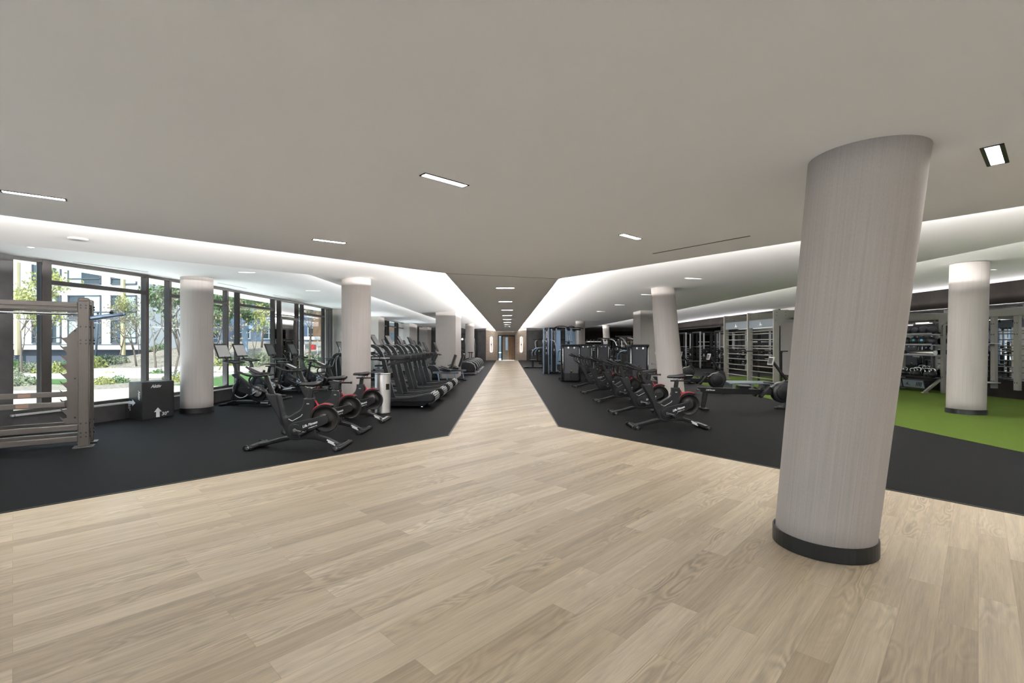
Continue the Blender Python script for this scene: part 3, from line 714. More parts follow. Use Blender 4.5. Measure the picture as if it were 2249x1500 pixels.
shrubs = [make_shrub(1, 'leaf_d', ''), make_shrub(2, 'leaf_g', ''), make_shrub(3, 'leaf_y', '')]
sp = [(25, 22, 1.0, 'grey shrub at the left window edge'), (150, 27.5, 1.6, 'shrub on the slope under the T beam lamp'), (206, 28.5, 1.7, 'shrub at the foot of the dark lamp post'), (228, 30, 1.6, 'shrub right of the dark lamp post'),
      (255, 30, 1.7, 'broad shrub under the small bare tree'), (250, 25.8, .9, 'small yellow shrub by the path'), (228, 18.8, .9, 'leafy clump near the terrace edge'), (262, 19.4, .9, 'second clump near the terrace edge'),
      (45, 18.2, 1.3, 'green clump before the far left window'), (65, 26.5, 1.7, 'pale shrub at the base of the white building'), (110, 25.5, 1.8, 'tall pale shrub behind the first window bar'), (350, 36, 1.5, 'green shrub up on the slope'),
      (345, 24.5, .9, 'little shrub by the bare tree trunk'), (385, 21, 1.2, 'shrub between box and column'), (398, 20, 1.0, 'shrub at the column edge'), (480, 27, 2.2, 'big shrub behind the lawn'), (505, 28, 2.0, 'shrub behind the lawn near the first console'),
      (545, 29, 2.1, 'shrub under the pergola beam'), (583, 30, 2.2, 'shrub beyond the third console'), (640, 30, 2.2, 'shrub outside the garden door'), (690, 29, 2.0, 'shrub beneath the feathery tree'), (20, 29, 2.0, 'shrub against the slate base wall')]
for i, (px, Y, s, lab) in enumerate(sp):
    src = shrubs[(i*2+i//3) % 3]
    if i < 3:
        src = shrubs[i]; src.location = gt(px, Y); src.scale = (s, s, s); src['label'] = lab
    else:
        c = src.copy(); COL.objects.link(c); c.location = gt(px, Y); c.scale = (s, s, s*.9); c.rotation_euler = (0, 0, i); c['label'] = lab
# dark lamp post and pergola
x, y, _ = at(215, 30); t = thing('garden_lamp', 'slim dark lamp post in front of the white building', 'lamp post', (x, y, ground_z(x, y)))
obj('post', MB().cyl((-.15, 0, 0), (0, 0, 3.2), .07, .05), 'basewall', t); obj('lamp_head', MB().box((.3, 0, 3.22), (1.0, .25, .06), None, .01), 'basewall', t)
x, y, _ = at(538, 31); t = thing('garden_pergola', 'blue grey steel pergola standing on the lawn side', 'pergola', (x, y, ground_z(x, y)-.05))
M['perg'] = mat('pale blue steel', (.32, .42, .55), .5)
for dx in (0, -1.55): obj('post', MB().box((dx, 0, 1.0), (.3, .16, 2.3)), 'perg', t)
obj('beam', MB().box((-.3, 0, 2.2), (4.0, .25, .16)), 'perg', t); obj('beam', MB().box((-.5, .4, 2.05), (3.4, .15, .10)), 'perg', t)
x, y, _ = at(683, 33); t = thing('garden_cart', 'white and red stand far outside near the last window', 'stand', (x, y, ground_z(x, y)))
obj('canopy', MB().box((0, 0, 1.15), (1.0, .8, .22), None, .03), 'white', t); obj('counter', MB().box((.1, 0, .55), (.35, .4, .35), None, .02), 'red', t)
for dx in (-.45, .45): obj('post', MB().cyl((dx, 0, 0), (dx, 0, 1), .04), 'white', t)

# white building: piers, spandrels, windows in strips
def win(parent, x0, x1, z0, z1, Y, lite=.45, dark='win_dk', side=0):
    fr = MB().box(((x0+x1)/2, Y-.02, z0+.03), (x1-x0, .1, .07)).box(((x0+x1)/2, Y-.02, z1-.03), (x1-x0, .1, .07)).box((x0+.03, Y-.02, (z0+z1)/2), (.07, .1, z1-z0)).box((x1-.03, Y-.02, (z0+z1)/2), (.07, .1, z1-z0)).box(((x0+x1)/2, Y-.02, z0+(z1-z0)*.25), (x1-x0, .1, .06))
    w_ = obj('window', fr, 'bframe', parent)
    m = x0+(x1-x0)*lite
    a, b = (dark, 'win_lt') if side == 0 else ('win_lt', dark)
    obj('pane', MB().box(((x0+m)/2, Y+.02, (z0+z1)/2), (m-x0, .04, z1-z0)), a, w_)
    obj('pane', MB().box(((x1+m)/2, Y+.02, (z0+z1)/2), (x1-m, .04, z1-z0)), b, w_)
YA = 36.0
def ax(px): return (px-CX)/F*YA
def az(py): return H+(755-py)/F*YA
bA = thing('white_building', 'white panelled building with tall windows beyond the garden', 'building', (0, 0, 0))
obj('wall', MB().box(((ax(-60)+ax(312))/2, YA+3.2, (az(768)+13)/2), (ax(312)-ax(-60), 6, 13-az(768))), 'panel', bA)
obj('base_wall', MB().box(((ax(-60)+ax(298))/2, YA+3.5, .6), (ax(298)-ax(-60), 5.6, 2.1)), 'basewall', bA)
rows = [(754, 702), (697, 648), (624, 574), (560, 500)]
cols = [(-50, -20, 0), (-14, 22, 1), (66, 88, 0), (108, 130, 0), (145, 218, 1), (240, 297, 0)]
for ri, (yb, yt) in enumerate(rows):
    for ci, (xa, xb, sd_) in enumerate(cols):
        win(bA, ax(xa), ax(xb), az(yb), az(yt), YA+.17, (.5 if (ri+ci) % 2 else .4), side=(sd_+ri) % 2 if ci != 5 else 0)
for px in (36, 20, 269): obj('batten', MB().box((ax(px), YA+.05, az(640)), (.22, .2, 9.5)), 'ywood', bA)
for py in (700, 757): obj('joint', MB().box(((ax(-60)+ax(312))/2, YA+.19, az(py)), (ax(312)-ax(-60), .03, .05)), 'bframe', bA)

def facade(name, label, A, B, h0, h1, wallm, rows, n, fillm='win_dk', frm='bwhite', wfrac=.6, cat='building', depth=6):
    A = Vector((*A, 0)); B = Vector((*B, 0)); L = (B-A).length; d = (B-A).normalized(); t = thing(name, label, cat, A, math.atan2(d.y, d.x))
    obj('wall', MB().box((L/2, depth/2, (h0+h1)/2), (L, depth, h1-h0)), wallm, t)
    for z0, z1 in rows:
        for i in range(n):
            x = L*(i+.5)/n; w2 = L/n*wfrac/2
            fr = MB()
            fr.box((x, -.03, z0), (2*w2+.2, .1, .12)).box((x, -.03, z1), (2*w2+.2, .1, .12)).box((x-w2, -.03, (z0+z1)/2), (.12, .1, z1-z0)).box((x+w2, -.03, (z0+z1)/2), (.12, .1, z1-z0)).box((x, -.03, (z0+z1)/2), (.09, .1, z1-z0)).box((x, -.03, z0+(z1-z0)*.45), (2*w2, .1, .07))
            w_ = obj('window', fr, frm, t); obj('pane', MB().box((x, .0, (z0+z1)/2), (2*w2, .06, z1-z0)), fillm, w_)
    return t
facade('grey_building', 'blue grey building with white window frames behind the green trees', (-35.6, 55), (-24, 86), 0, 12, 'bsiding', [(2.2, 3.9), (5.6, 7.2), (8.6, 10.2)], 8, wfrac=.55)
facade('grey_building', 'shaded building with balconies between the window posts', (-33.5, 44), (-30.5, 50), 0, 12, 'basewall', [(2.2, 4.0), (5.2, 7.2), (8.4, 10.2)], 2, wfrac=.75)
M['brown_out'] = mat('brown cladding', (.16, .10, .06), .7, var=.5, vscale=.8)
facade('brown_building', 'dark brown building seen through the farthest windows', (-19, 60), (-12.5, 84), 0, 11, 'brown_out', [(1.0, 3.2), (4.2, 6.0)], 6, wfrac=.7, frm='bframe')
# ------------------------------------------------------------------ spin bikes (flywheel at the rear, rider faces +x)
def make_spin_bike():
    t = thing('spin_bike', '', 'exercise bike', (0, 0, 0), 0, '')
    wc = (-.43, .42)
    top = [(.63, .055), (.45, .09), (.22, .155), (.05, .185), (-.12, .2), (-.32, .185), (-.46, .14), (-.6, .07), (-.70, .045)]
    bot = [(-.70, .015), (-.58, .02), (-.45, .08), (-.3, .12), (-.1, .13), (.1, .115), (.3, .07), (.48, .02), (.63, .01)]
    base = obj('base_beam', MB().prism(top+bot, -.05, .05, 'xz', .012), 'black', t)
    obj('sticker', MB().box((-.515, .0515, .095), (.12, .002, .022), Ry(math.radians(-26))).box((-.53, .0515, .065), (.12, .002, .018), Ry(math.radians(-26))), 'white', base)
    for x, ln in ((.60, .27), (-.68, .29)):
        ft = obj('foot_bar', MB().box((x, 0, .032), (.11, ln*2, .045), None, .014).box((x-.01, 0, .058), (.07, ln*1.5, .012), None, .004), 'matte', t)
        for sg in (-1, 1): obj('chrome_cap', MB().cyl((x, sg*(ln-.02), .035), (x, sg*(ln+.012), .035), .022), 'chrome', ft)
        if x > 0: obj('transport_wheel', MB().cyl((x+.05, -.24, .035), (x+.05, -.20, .035), .034, n=16).cyl((x+.05, .20, .035), (x+.05, .24, .035), .034, n=16), 'black', ft)
        else: obj('step_plate', MB().box((x+.01, .0, .062), (.05, .42, .006), None, .002), 'chrome', ft)
    body = [(.455, .80), (.445, .76), (.30, .50), (.19, .29), (.135, .17), (.09, .12), (.02, .105), (-.06, .115), (-.20, .14), (-.32, .18), (-.28, .30), (-.22, .42), (-.235, .53), (-.275, .60), (-.27, .66), (-.25, .735), (-.11, .735),
            (-.105, .66), (-.085, .60), (-.045, .555), (.02, .52), (.09, .475), (.14, .46), (.175, .47), (.195, .52), (.21, .60), (.235, .70), (.255, .78), (.28, .80)]
    fr = obj('frame', MB().prism(body, -.052, .052, 'xz', .016), 'grey_dk', t)
    obj('fork_housing', MB().prism(arc(*wc, .236, 118, -62, 18)+arc(*wc, .198, -62, 118, 18), -.045, .045, 'xz', .006), 'grey_dk', fr)
    obj('tower_shell', MB().prism([(.44, .79), (.29, .53), (.20, .34), (.22, .36), (.24, .52), (.27, .66), (.30, .79)], -.066, .066, 'xz', .014), 'shell', fr)
    obj('brace_trim', MB().tube([(.105, .058, .43), (.05, .058, .40), (-.08, .058, .47), (-.10, .058, .50)], .006).tube([(.105, -.058, .43), (.05, -.058, .40), (-.08, -.058, .47), (-.10, -.058, .50)], .006), 'silver', fr)
    fly = MB().lathe([(.0, -.02), (.05, -.03), (.06, -.012), (.18, -.016), (.195, -.026), (.195, .026), (.18, .016), (.06, .012), (.05, .03), (.0, .02)], (wc[0], 0, wc[1]), 36, 'y')
    obj('flywheel', fly, 'flywheel', t)
    rimp = arc(*wc, .239, 112, -40, 22)
    rimq = rimp+arc(*wc, .228, -40, 112, 22)
    obj('red_rim', MB().prism(rimq, .038, .048, 'xz').prism(rimq, -.048, -.038, 'xz'), 'red', t)
    def capsule(r0, r1):
        a = math.degrees(math.atan2(wc[1]-.27, wc[0])); return arc(0, .27, r0, a-100-180+20, a+80-180+0, 0)
    # crank cover: a slanted capsule on both sides
    an = math.atan2(wc[1]-.27, wc[0]); L = math.hypot(wc[0], wc[1]-.27)
    pts = []
    for k in range(13): q = an+PI/2+PI*k/12; pts.append((.112*math.cos(q), .27+.112*math.sin(q)))
    for k in range(13): q = an-PI/2+PI*k/12; pts.append((wc[0]+.066*math.cos(q), wc[1]+.066*math.sin(q)))
    cv = obj('crank_cover', MB().prism(pts, .05, .072, 'xz', .008).prism(pts, -.072, -.05, 'xz', .008), 'shell', t)
    obj('crank_ring', MB().lathe([(.072, .0), (.086, .004), (.086, .0)], (0, .0715, .27), 28, 'y').lathe([(.072, .0), (.086, -.004), (.086, .0)], (0, -.0715, .27), 28, 'y'), 'black', cv)
    ux = Vector((-math.cos(an), 0, -math.sin(an)))            # towards the crank
    xd = -ux; # on the +y side the reader looks along -y, so text runs towards -x
    o_ = Vector((-.215, .0735, .352))
    text_on('Life Fitness', .052, o_, xd, (0, 0, 1), 'white', cv, 'logo', .35, .0015)
    text_on('POWERED BY  ICG', .016, o_+Vector((-.045, 0, -.035)), xd, (0, 0, 1), 'white', cv, 'logo', 0, .0005)
    o2 = Vector((-.215, -.0735, .352))
    text_on('Life Fitness', .052, o2, ux, (0, 0, 1), 'white', cv, 'logo', .35, .0015)
    text_on('ICG', .022, (-.18, .0535, .655), (-1, 0, 0), (0, 0, 1), 'white', fr, 'logo', 0, .0005)
    for sg, ex, ez in ((1, -.155, .235), (-1, .155, .305)):
        y = .092*sg
        cr = obj('crank_arm', MB().bar((0, y, .27), (ex, y, ez), .016, .026, .004).cyl((0, .07*sg, .27), (0, y+.01*sg, .27), .026), 'chrome', t)
        obj('pedal', MB().box((ex, y+.06*sg, ez), (.10, .085, .026), Ry(.5), .006).box((ex+.05, y+.06*sg, ez-.03), (.016, .08, .06), Ry(.5), .004).tube([(ex-.05, y+.02*sg, ez+.02), (ex-.02, y+.06*sg, ez+.06), (ex+.03, y+.1*sg, ez+.02)], .008), 'black', cr)
    sp = obj('seat_post', MB().prism([(-.15, .72), (-.225, .72), (-.245, .865), (-.17, .865)], -.02, .02, 'xz', .008), 'black', t)
    sl = obj('seat_slider', MB().box((-.26, 0, .862), (.33, .034, .028), None, .006).cyl((-.43, 0, .862), (-.455, 0, .862), .02), 'matte', t)
    obj('lever', MB().bar((-.30, .0, .885), (-.33, .03, .915), .016, .016, .004), 'red', sl)
    obj('brake_lever', MB().bar((-.27, 0, .70), (-.33, 0, .60), .02, .02, .005), 'red', t)
    # saddle lofted from nose to tail
    R = []
    for x, wd, zt, th in ((-.03, .014, .950, .03), (-.06, .024, .966, .048), (-.13, .032, .970, .055), (-.20, .048, .974, .06), (-.26, .074, .985, .072), (-.31, .088, .995, .078), (-.345, .082, .992, .064), (-.362, .05, .98, .03)):
        ring = []
        for k in range(14):
            q = 2*PI*k/14; c_, s_ = math.cos(q), math.sin(q)
            ring.append((x, wd*c_, zt-th/2+th/2*s_*(1 if s_ > 0 else 1.25)-(.008 if abs(c_) > .8 else 0)))
        R.append(ring)
    sd_ = obj('saddle', MB().loft(R), 'leather', t)
    obj('saddle_rail', MB().tube([(-.09, .012, .935), (-.16, .02, .895), (-.26, .022, .893), (-.32, .03, .94)], .005).tube([(-.09, -.012, .935), (-.16, -.02, .895), (-.26, -.022, .893), (-.32, -.03, .94)], .005).cyl((-.215, 0, .87), (-.215, 0, .90), .016), 'chrome', sd_)
    obj('handlebar_post', MB().prism([(.40, .78), (.32, .78), (.44, 1.085), (.50, 1.085)], -.022, .022, 'xz', .008), 'black', t)
    hb = MB()
    for s in (-1, 1):
        hb.tube([(.455, 0, 1.075), (.44, .09*s, 1.08), (.44, .17*s, 1.08), (.50, .225*s, 1.082), (.62, .235*s, 1.09), (.78, .215*s, 1.15)], .0165, 8, smooth_pts=4)
        hb.tube([(.50, .0, 1.09), (.52, .055*s, 1.10), (.60, .065*s, 1.12), (.74, .05*s, 1.205)], .014, 8, smooth_pts=4)
        hb.tube([(.56, .23*s, 1.083), (.60, .225*s, 1.02), (.565, .20*s, .93), (.48, .16*s, .87), (.42, .08*s, .83)], .013, 8, smooth_pts=4)
    hd = obj('handlebar', hb, 'grip', t)
    cons = obj('console', MB().box((.60, 0, 1.145), (.22, .11, .02), Ry(math.radians(-24)), .006).box((.50, 0, 1.10), (.09, .10, .045), None, .012), 'matte', t)
    obj('display', MB().box((.606, 0, 1.159), (.17, .085, .004), Ry(math.radians(-24))), 'silver', cons)
    obj('resistance_knob', MB().cyl((.50, 0, 1.12), (.495, 0, 1.155), .017), 'black', cons)
    return t
bike = make_spin_bike()
put(bike, (-3.14, 7.22, .003), PI); bike['label'] = 'nearest of the three left spin bikes with red rimmed flywheels'; bike['group'] = 'spin bikes left of the corridor'
dup(bike, (-3.19, 8.50, .003), PI-.01, 'middle one of the three left spin bikes'); dup(bike, (-3.12, 9.68, .003), PI, 'left spin bike farthest back, beside the round steel bin')
for i, (x, y, r, lab) in enumerate(((2.93, 8.93, .03, 'nearest right spin bike in front of the leaning column'), (2.95, 11.0 if False else 10.70, .02, 'second right spin bike, its red rim overlapping the leaning column'), (3.0, 12.9, .02, 'third right spin bike from the front'),
                               (2.98, 15.0, .02, 'fourth right spin bike from the front'), (3.0, 17.1, .02, 'farthest right spin bike beside the grey weight tower'))):
    dup(bike, (x, y, .003), PI+r, lab, 'spin bikes right of the corridor')

# ------------------------------------------------------------------ round steel bin
t = thing('litter_bin', 'tall round stainless bin between spin bikes and treadmills', 'bin', (-2.77, 10.74, .003))
obj('body', MB().lathe([(.0, .0), (.172, .0), (.176, .01), (.176, .04), (.172, .05), (.172, .88), (.168, .89)], (0, 0, 0), 40), M['steel'], t)
obj('lid', MB().lathe([(.0, .885), (.11, .885), (.165, .893), (.176, .893), (.176, .87), (.172, .868)], (0, 0, 0), 40), 'chrome', t)
obj('opening', MB().box((.135, -.112, .60), (.075, .03, .13), Rz(math.radians(50)), .004), 'black', t)

# ------------------------------------------------------------------ jump box
BX = Vector((-7.408, 9.79, 0)); bd = Vector((.258, .568, 0)).normalized(); bl = Vector((-.568, .258, 0)).normalized()
ang = math.atan2(bd.y, bd.x)
t = thing('jump_box', 'black padded jump box with white arrows by the window wall', 'plyo box', (BX.x, BX.y, .003), ang)
Wd, Dp, Hh = .62, .47, .762
bx = MB().box((Wd/2, Dp/2, Hh/2), (Wd, Dp, Hh), None, .018)
obj('padding', bx, 'vinyl_box', t)
seam = MB().tube([(.004, .004, .02), (.004, .004, Hh-.02)], .006).tube([(0, .004, Hh-.006), (Wd, .004, Hh-.006)], .005).tube([(.004, 0, Hh-.006), (.004, Dp, Hh-.006)], .005).tube([(Wd, .004, .02), (Wd, .004, Hh-.02)], .005)
obj('piping', seam, 'leather', t)
def arrow(cx, cz, L, hw, sw): return [(cx-sw, cz), (cx+sw, cz), (cx+sw, cz+L*.55), (cx+hw, cz+L*.55), (cx, cz+L), (cx-hw, cz+L*.55), (cx-sw, cz+L*.55)]
obj('arrow', MB().prism(arrow(.30, .02, .20, .075, .035), -.003, .0, 'xz'), 'white', t)
text_on('30"', .10, (.44, -.002, .075), (1, 0, 0), (0, 0, 1), 'white', t, 'lettering', .1, .002)
text_on('Aktiv', .088, (.26, -.002, .665), (1, 0, 0), (0, 0, 1), 'white', t, 'logo', .25, .003)
# left face: same marks turned on their side (the arrow points to the near edge)
sa = [(p[1], p[0]) for p in arrow(.335, .0, .24, .07, .032)]
obj('arrow', MB().add([(-.003, Dp-.01-a, z) for a, z in sa]+[(.0, Dp-.01-a, z) for a, z in sa], [list(range(7))]), 'white', t)
text_on('20"', .10, (-.002, .44, .24), (0, 0, -1), (0, -1, 0), 'white', t, 'lettering', .1, .002)
text_on('Aktiv', .085, (-.002, .10, .50), (0, 0, -1), (0, -1, 0), 'white', t, 'logo', .25, .003)

# ------------------------------------------------------------------ rack with jagged bar catches at the left edge
u = Vector((-.826, -.564, 0)); v = Vector((-.564, .826, 0))
t = thing('storage_rack', 'bronze grey steel rack with a jagged hook plate at the left edge', 'weight rack', (-6.35, 7.24, .003), math.atan2(u.y, u.x))
# local +x runs away to the left along the beams, local y (turned) runs away from the viewer
def upright(x, y, lab=None):
    up = obj('upright', MB().box((x, y, 1.1), (.13, .09, 2.18), None, .012).box((x, y, 2.2), (.135, .095, .07), None, .025), 'bronze', t)
    hb_ = MB()
    for z in (.16, .22, .36, 1.55, 1.60, 1.80, 2.08, 2.12):
        for s in (-.03, .03): hb_.cyl((x+s, y+.045, z), (x+s, y+.055, z), .011, n=8)
        hb_.cyl((x-.066, y+.01, z), (x-.08, y+.01, z), .013, n=8)
    obj('bolts', hb_, 'black', up)
    obj('foot_plate', MB().box((x, y, .008), (.24, .20, .016), None, .003), 'bronze', up)
    return up
upright(0, 0); upright(1.75, 0); upright(0, -.42); upright(1.75, -.42)
for y in (0, -.42):
    for z, h_ in ((2.13, .07), (2.06, .045), (.30, .085), (.13, .085)):
        obj('crossbeam', MB().box((.875, y, z), (1.62, .06, h_), None, .008), 'bronze', t)
for y, z in ((-.05, .80), (.06, .66)): obj('storage_tube', MB().box((.95, y, z), (1.5, .06, .075), None, .008), 'bronze', t)
obj('pull_up_bar', MB().cyl((.06, .03, 1.99), (1.70, .03, 1.99), .014).cyl((.06, -.36, 2.0), (1.70, -.36, 2.0), .014), 'chrome', t)
for x in (0, 1.75): obj('side_beam', MB().box((x, -.21, 2.12), (.06, .34, .08), None, .006).box((x, -.21, .20), (.06, .34, .08), None, .006), 'bronze', t)
# jagged plate
def jag():
    P = [(.065, 1.80), (.10, 1.765), (.17, 1.685)]
    for i in range(10):
        z = 1.655-.1325*i
        P += [(.19, z-.012), (.235, z-.022), (.272, z+.014), (.256, z-.026), (.222, z-.066), (.192, z-.106)]
    return P+[(.17, .36), (.065, .36)]
obj('hook_plate', MB().prism(jag(), -.006, .006, 'xz'), 'bronze', t)
obj('plate_bolts', MB().cyl((.10, -.012, 1.74), (.10, .012, 1.74), .013).cyl((.10, -.012, 1.03), (.10, .012, 1.03), .013).cyl((.10, -.012, .45), (.10, .012, .45), .013), 'black', t)
hn = obj('bar_holder', MB().cyl((-.05, -.05, 1.93), (-.42, -.35, 2.02), .035, n=16).cyl((-.42, -.35, 2.02), (-.45, -.375, 2.027), .026, n=16), 'blue_metal', t)
obj('clamp', MB().ball((-.30, -.25, 2.04), .028), 'black', hn)
for y in (-.05, .06):
    obj('label_plate', MB().box((.65, y+.032, .80 if y < 0 else .66), (.13, .003, .05)), mat('faded orange label', (.22, .13, .09), .5), t)

# ------------------------------------------------------------------ curved treadmills (belt along x, console at +x)
def make_treadmill():
    t = thing('curved_treadmill', '', 'treadmill', (0, 0, 0), 0, 'curved treadmills left of the corridor')
    topc = [(-.97, .30), (-.93, .36), (-.8, .345), (-.6, .30), (-.35, .265), (-.1, .25), (.2, .262), (.5, .30), (.75, .35), (.93, .40)]
    botc = [(.93, .20), (.6, .165), (-.7, .165), (-.88, .17), (-.96, .22)]
    side = []
    for s in (-1, 1):
        sp = obj('side_panel', MB().prism(topc+botc, .40*s-.035, .40*s+.035, 'xz', .012), 'shell', t)
        if True:
            text_on('HAMMER STRENGTH', .062, (-.32, .4365*s, .21), (-s, 0, 0), (0, 0, 1), 'black', sp, 'lettering', 0, .002, 1.05)
        obj('foot_rail', MB().prism([(p[0], p[1]+.012) for p in topc[1:]]+[(p[0], p[1]-.01) for p in topc[1:][::-1]], .31*s-.055, .31*s+.055, 'xz', .004), 'grey_dk', t)
    obj('chassis', MB().prism([(-.86, .17), (.9, .17), (.9, .05), (-.72, .05)], -.37, .37, 'xz', .01), 'black', t)
    fm = MB()
    for x in (-.66, .85):
        for y in (-.33, .33): fm.cyl((x, y, 0), (x, y, .06), .035, n=12)
    obj('levelling_feet', fm, 'chrome', t)
    belt = MB(); N = 46
    def cz(x):
        for a, b in zip(topc[1:], topc[2:]):
            if a[0] <= x <= b[0]: return a[1]+(b[1]-a[1])*(x-a[0])/(b[0]-a[0])-.012
        return .35
    for k in range(N):
        x = -.9+1.8*k/(N-1); sl = math.atan2(cz(x+.02)-cz(x-.02), .04); belt.box((x, 0, cz(x)-.01), (.034, .5, .022), Ry(-sl), .003)
    obj('slat_belt', belt, 'matte', t)
    rl = obj('end_roller', MB().cyl((-.87, -.36, .245), (-.87, .36, .245), .118, n=24), 'matte', t)
    ch = MB()
    for k in range(7):
        a = math.radians(100+k*24)
        for y in (-.30, -.1, .1, .30): ch.box((-.87+.121*math.cos(a), y, .245+.121*math.sin(a)), (.008, .135, .032), Ry(-a), .002)
    obj('slat_edges', ch, 'silver', rl)
    for s in (-1, 1):
        up = [(-.04, .27), (.09, .27), (.29, 1.16), (.34, 1.30), (.44, 1.42), (.58, 1.49), (.60, 1.53), (.46, 1.53), (.34, 1.46), (.26, 1.34), (.205, 1.18)]
        obj('upright', MB().prism(up, .405*s-.03, .405*s+.03, 'xz', .01), 'shell', t)
        obj('silver_edge', MB().tube([(-.045, .43*s, .28), (.20, .43*s, 1.18), (.255, .43*s, 1.34), (.34, .43*s, 1.465), (.46, .43*s, 1.535)], .007, 6), 'silver', t)
        hr = obj('handrail', MB().box((.17, .40*s, 1.205), (.86, .07, .10), None, .018).prism([(-.26, 1.17), (-.24, 1.155), (.0, 1.05), (.2, 1.0), (.45, 1.0), (.45, 1.04), (.2, 1.05), (.05, 1.10), (-.1, 1.16)], .40*s-.02, .40*s+.02, 'xz'), 'grey_dk', t)
        text_on('HAMMER STRENGTH', .042, (.30, .4365*s, 1.205), (-s, 0, 0), (0, 0, 1), 'white', hr, 'lettering', 0, .001, 1.1)
    obj('front_crossbar', MB().tube([(.52, -.40, 1.50), (.52, .40, 1.50)], .03).tube([(.30, -.40, 1.15), (.42, -.2, 1.16), (.42, .2, 1.16), (.30, .40, 1.15)], .02, smooth_pts=3), 'grip', t)
    cs = obj('console', MB().box((.55, 0, 1.62), (.03, .44, .34), Ry(math.radians(30)), .008).box((.50, 0, 1.50), (.14, .56, .05), None, .015), 'matte', t)
    obj('display', MB().box((.535, 0, 1.63), (.006, .38, .27), Ry(math.radians(30))), 'screen', cs)
    return t
tm = make_treadmill()
TMX = -2.71
put(tm, (TMX, 11.92, .003), PI); tm['label'] = 'nearest curved treadmill, lettering on its dark side panel'
for y, lab in ((13.25, 'second curved treadmill from the front'), (14.65, 'third curved treadmill from the front'), (16.2, 'farthest of the four curved treadmills')):
    dup(tm, (TMX+.03, y, .003), PI, lab)
# ------------------------------------------------------------------ bikes with big screens along the window (front at +x)
def make_studio_bike():
    t = thing('console_bike', '', 'exercise bike', (0, 0, 0), 0, 'screen bikes beside the windows')
    bs = obj('base_rail', MB().box((-.03, 0, .07), (1.02, .12, .10), None, .02).prism([(.46, .12), (.70, .04), (.80, .03), (.80, .0), (.4, .0), (.4, .12)], -.07, .07, 'xz', .01), 'black', t)
    obj('label', MB().box((-.36, .0615, .075), (.20, .003, .035)), 'silver', bs)
    obj('bolt', MB().cyl((-.14, .05, .08), (-.14, .075, .08), .032), 'chrome', bs)
    for x, l in ((.66, .27), (-.56, .27)):
        obj('foot_bar', MB().box((x, 0, .03), (.10, 2*l, .05), None, .012), 'matte', t)
    obj('front_fork', MB().bar((.50, .07, .12), (.33, .07, .66), .03, .05, .006).bar((.50, -.07, .12), (.33, -.07, .66), .03, .05, .006), 'shell', t)
    fw = obj('flywheel', MB().lathe([(.0, -.03), (.15, -.03), (.20, -.018), (.205, 0), (.20, .018), (.15, .03), (0, .03)], (.29, 0, .40), 32, 'y'), 'black', t)
    obj('flywheel_rim', MB().lathe([(.205, -.03), (.222, -.03), (.222, .03), (.205, .03), (.205, -.03)], (.29, 0, .40), 32, 'y'), 'silver', fw)
    fr = obj('frame', MB().prism([(.52, .78), (.42, .80), (.05, .52), (-.12, .45), (-.26, .50), (-.33, .48), (-.40, .30), (-.30, .12), (-.05, .12), (.05, .26), (.30, .34), (.30, .42), (.12, .40), (.02, .42), (.20, .55), (.50, .73)], -.05, .05, 'xz', .014), 'shell', t)
    cv = obj('crank_cover', MB().lathe([(.0, .0), (.15, .0), (.16, -.01), (.16, -.10), (0, -.10)], (-.19, .10, .36), 32, 'y'), 'black', t)
    sp = MB()
    for k in range(8):
        a = k*PI/4; sp.box((-.19+.078*math.cos(a), .104, .36+.078*math.sin(a)), (.09, .006, .032), Ry(-a))
    obj('silver_disc', MB().lathe([(.028, .101), (.125, .101), (.13, .098)], (-.19, 0, .36), 32, 'y'), 'silver', cv); obj('spokes', sp, 'chrome', cv)
    obj('drive_cover', MB().prism([(-.10, .42), (.30, .46), (.34, .40), (.30, .35), (-.08, .24)], .05, .075, 'xz', .006), 'grey_dk', t)
    for s, dx, dz in ((1, .13, -.09), (-1, -.13, .09)):
        c_ = obj('crank_arm', MB().bar((-.19, .12*s, .36), (-.19+dx, .12*s, .36+dz), .016, .026, .004), 'chrome', t)
        obj('pedal', MB().box((-.19+dx, .18*s, .36+dz), (.10, .09, .03), Ry(.4), .006), 'black', c_)
    obj('seat_post', MB().bar((-.34, 0, .42), (-.47, 0, .98), .045, .06, .01).box((-.48, 0, .985), (.24, .04, .03), None, .006), 'black', t)
    obj('saddle', MB().loft([[(x, wd*math.cos(2*PI*k/12), 1.04+th*math.sin(2*PI*k/12)) for k in range(12)] for x, wd, th in ((-.32, .02, .012), (-.40, .035, .02), (-.50, .07, .026), (-.60, .095, .026), (-.63, .07, .015))]), 'leather', t)
    obj('handlebar_post', MB().bar((.36, 0, .70), (.50, 0, 1.08), .05, .07, .012), 'black', t)
    hb = MB()
    for s in (-1, 1): hb.tube([(.42, 0, 1.06), (.38, .2*s, 1.07), (.40, .26*s, 1.08), (.58, .26*s, 1.10), (.68, .12*s, 1.12), (.70, 0, 1.12)], .017, 8, smooth_pts=3)
    obj('handlebar', hb, 'grip', t)
    obj('console_tray', MB().box((.54, 0, 1.085), (.30, .22, .03), Ry(-.1), .01), 'matte', t)
    sc = obj('screen', MB().box((.80, 0, 1.36), (.025, .48, .40), Ry(math.radians(22))@Rz(0), .008), 'matte', t)
    obj('display', MB().box((.785, 0, 1.365), (.004, .42, .31), Ry(math.radians(22))), 'screen', sc)
    obj('screen_arm', MB().tube([(.60, 0, 1.09), (.68, 0, 1.14), (.77, 0, 1.25)], .022, 8), 'black', t)
    return t
cb = make_studio_bike()
put(cb, (-6.42, 12.15, .003), PI-.10); cb['label'] = 'screen bike nearest the round column by the windows, pale lit screen'
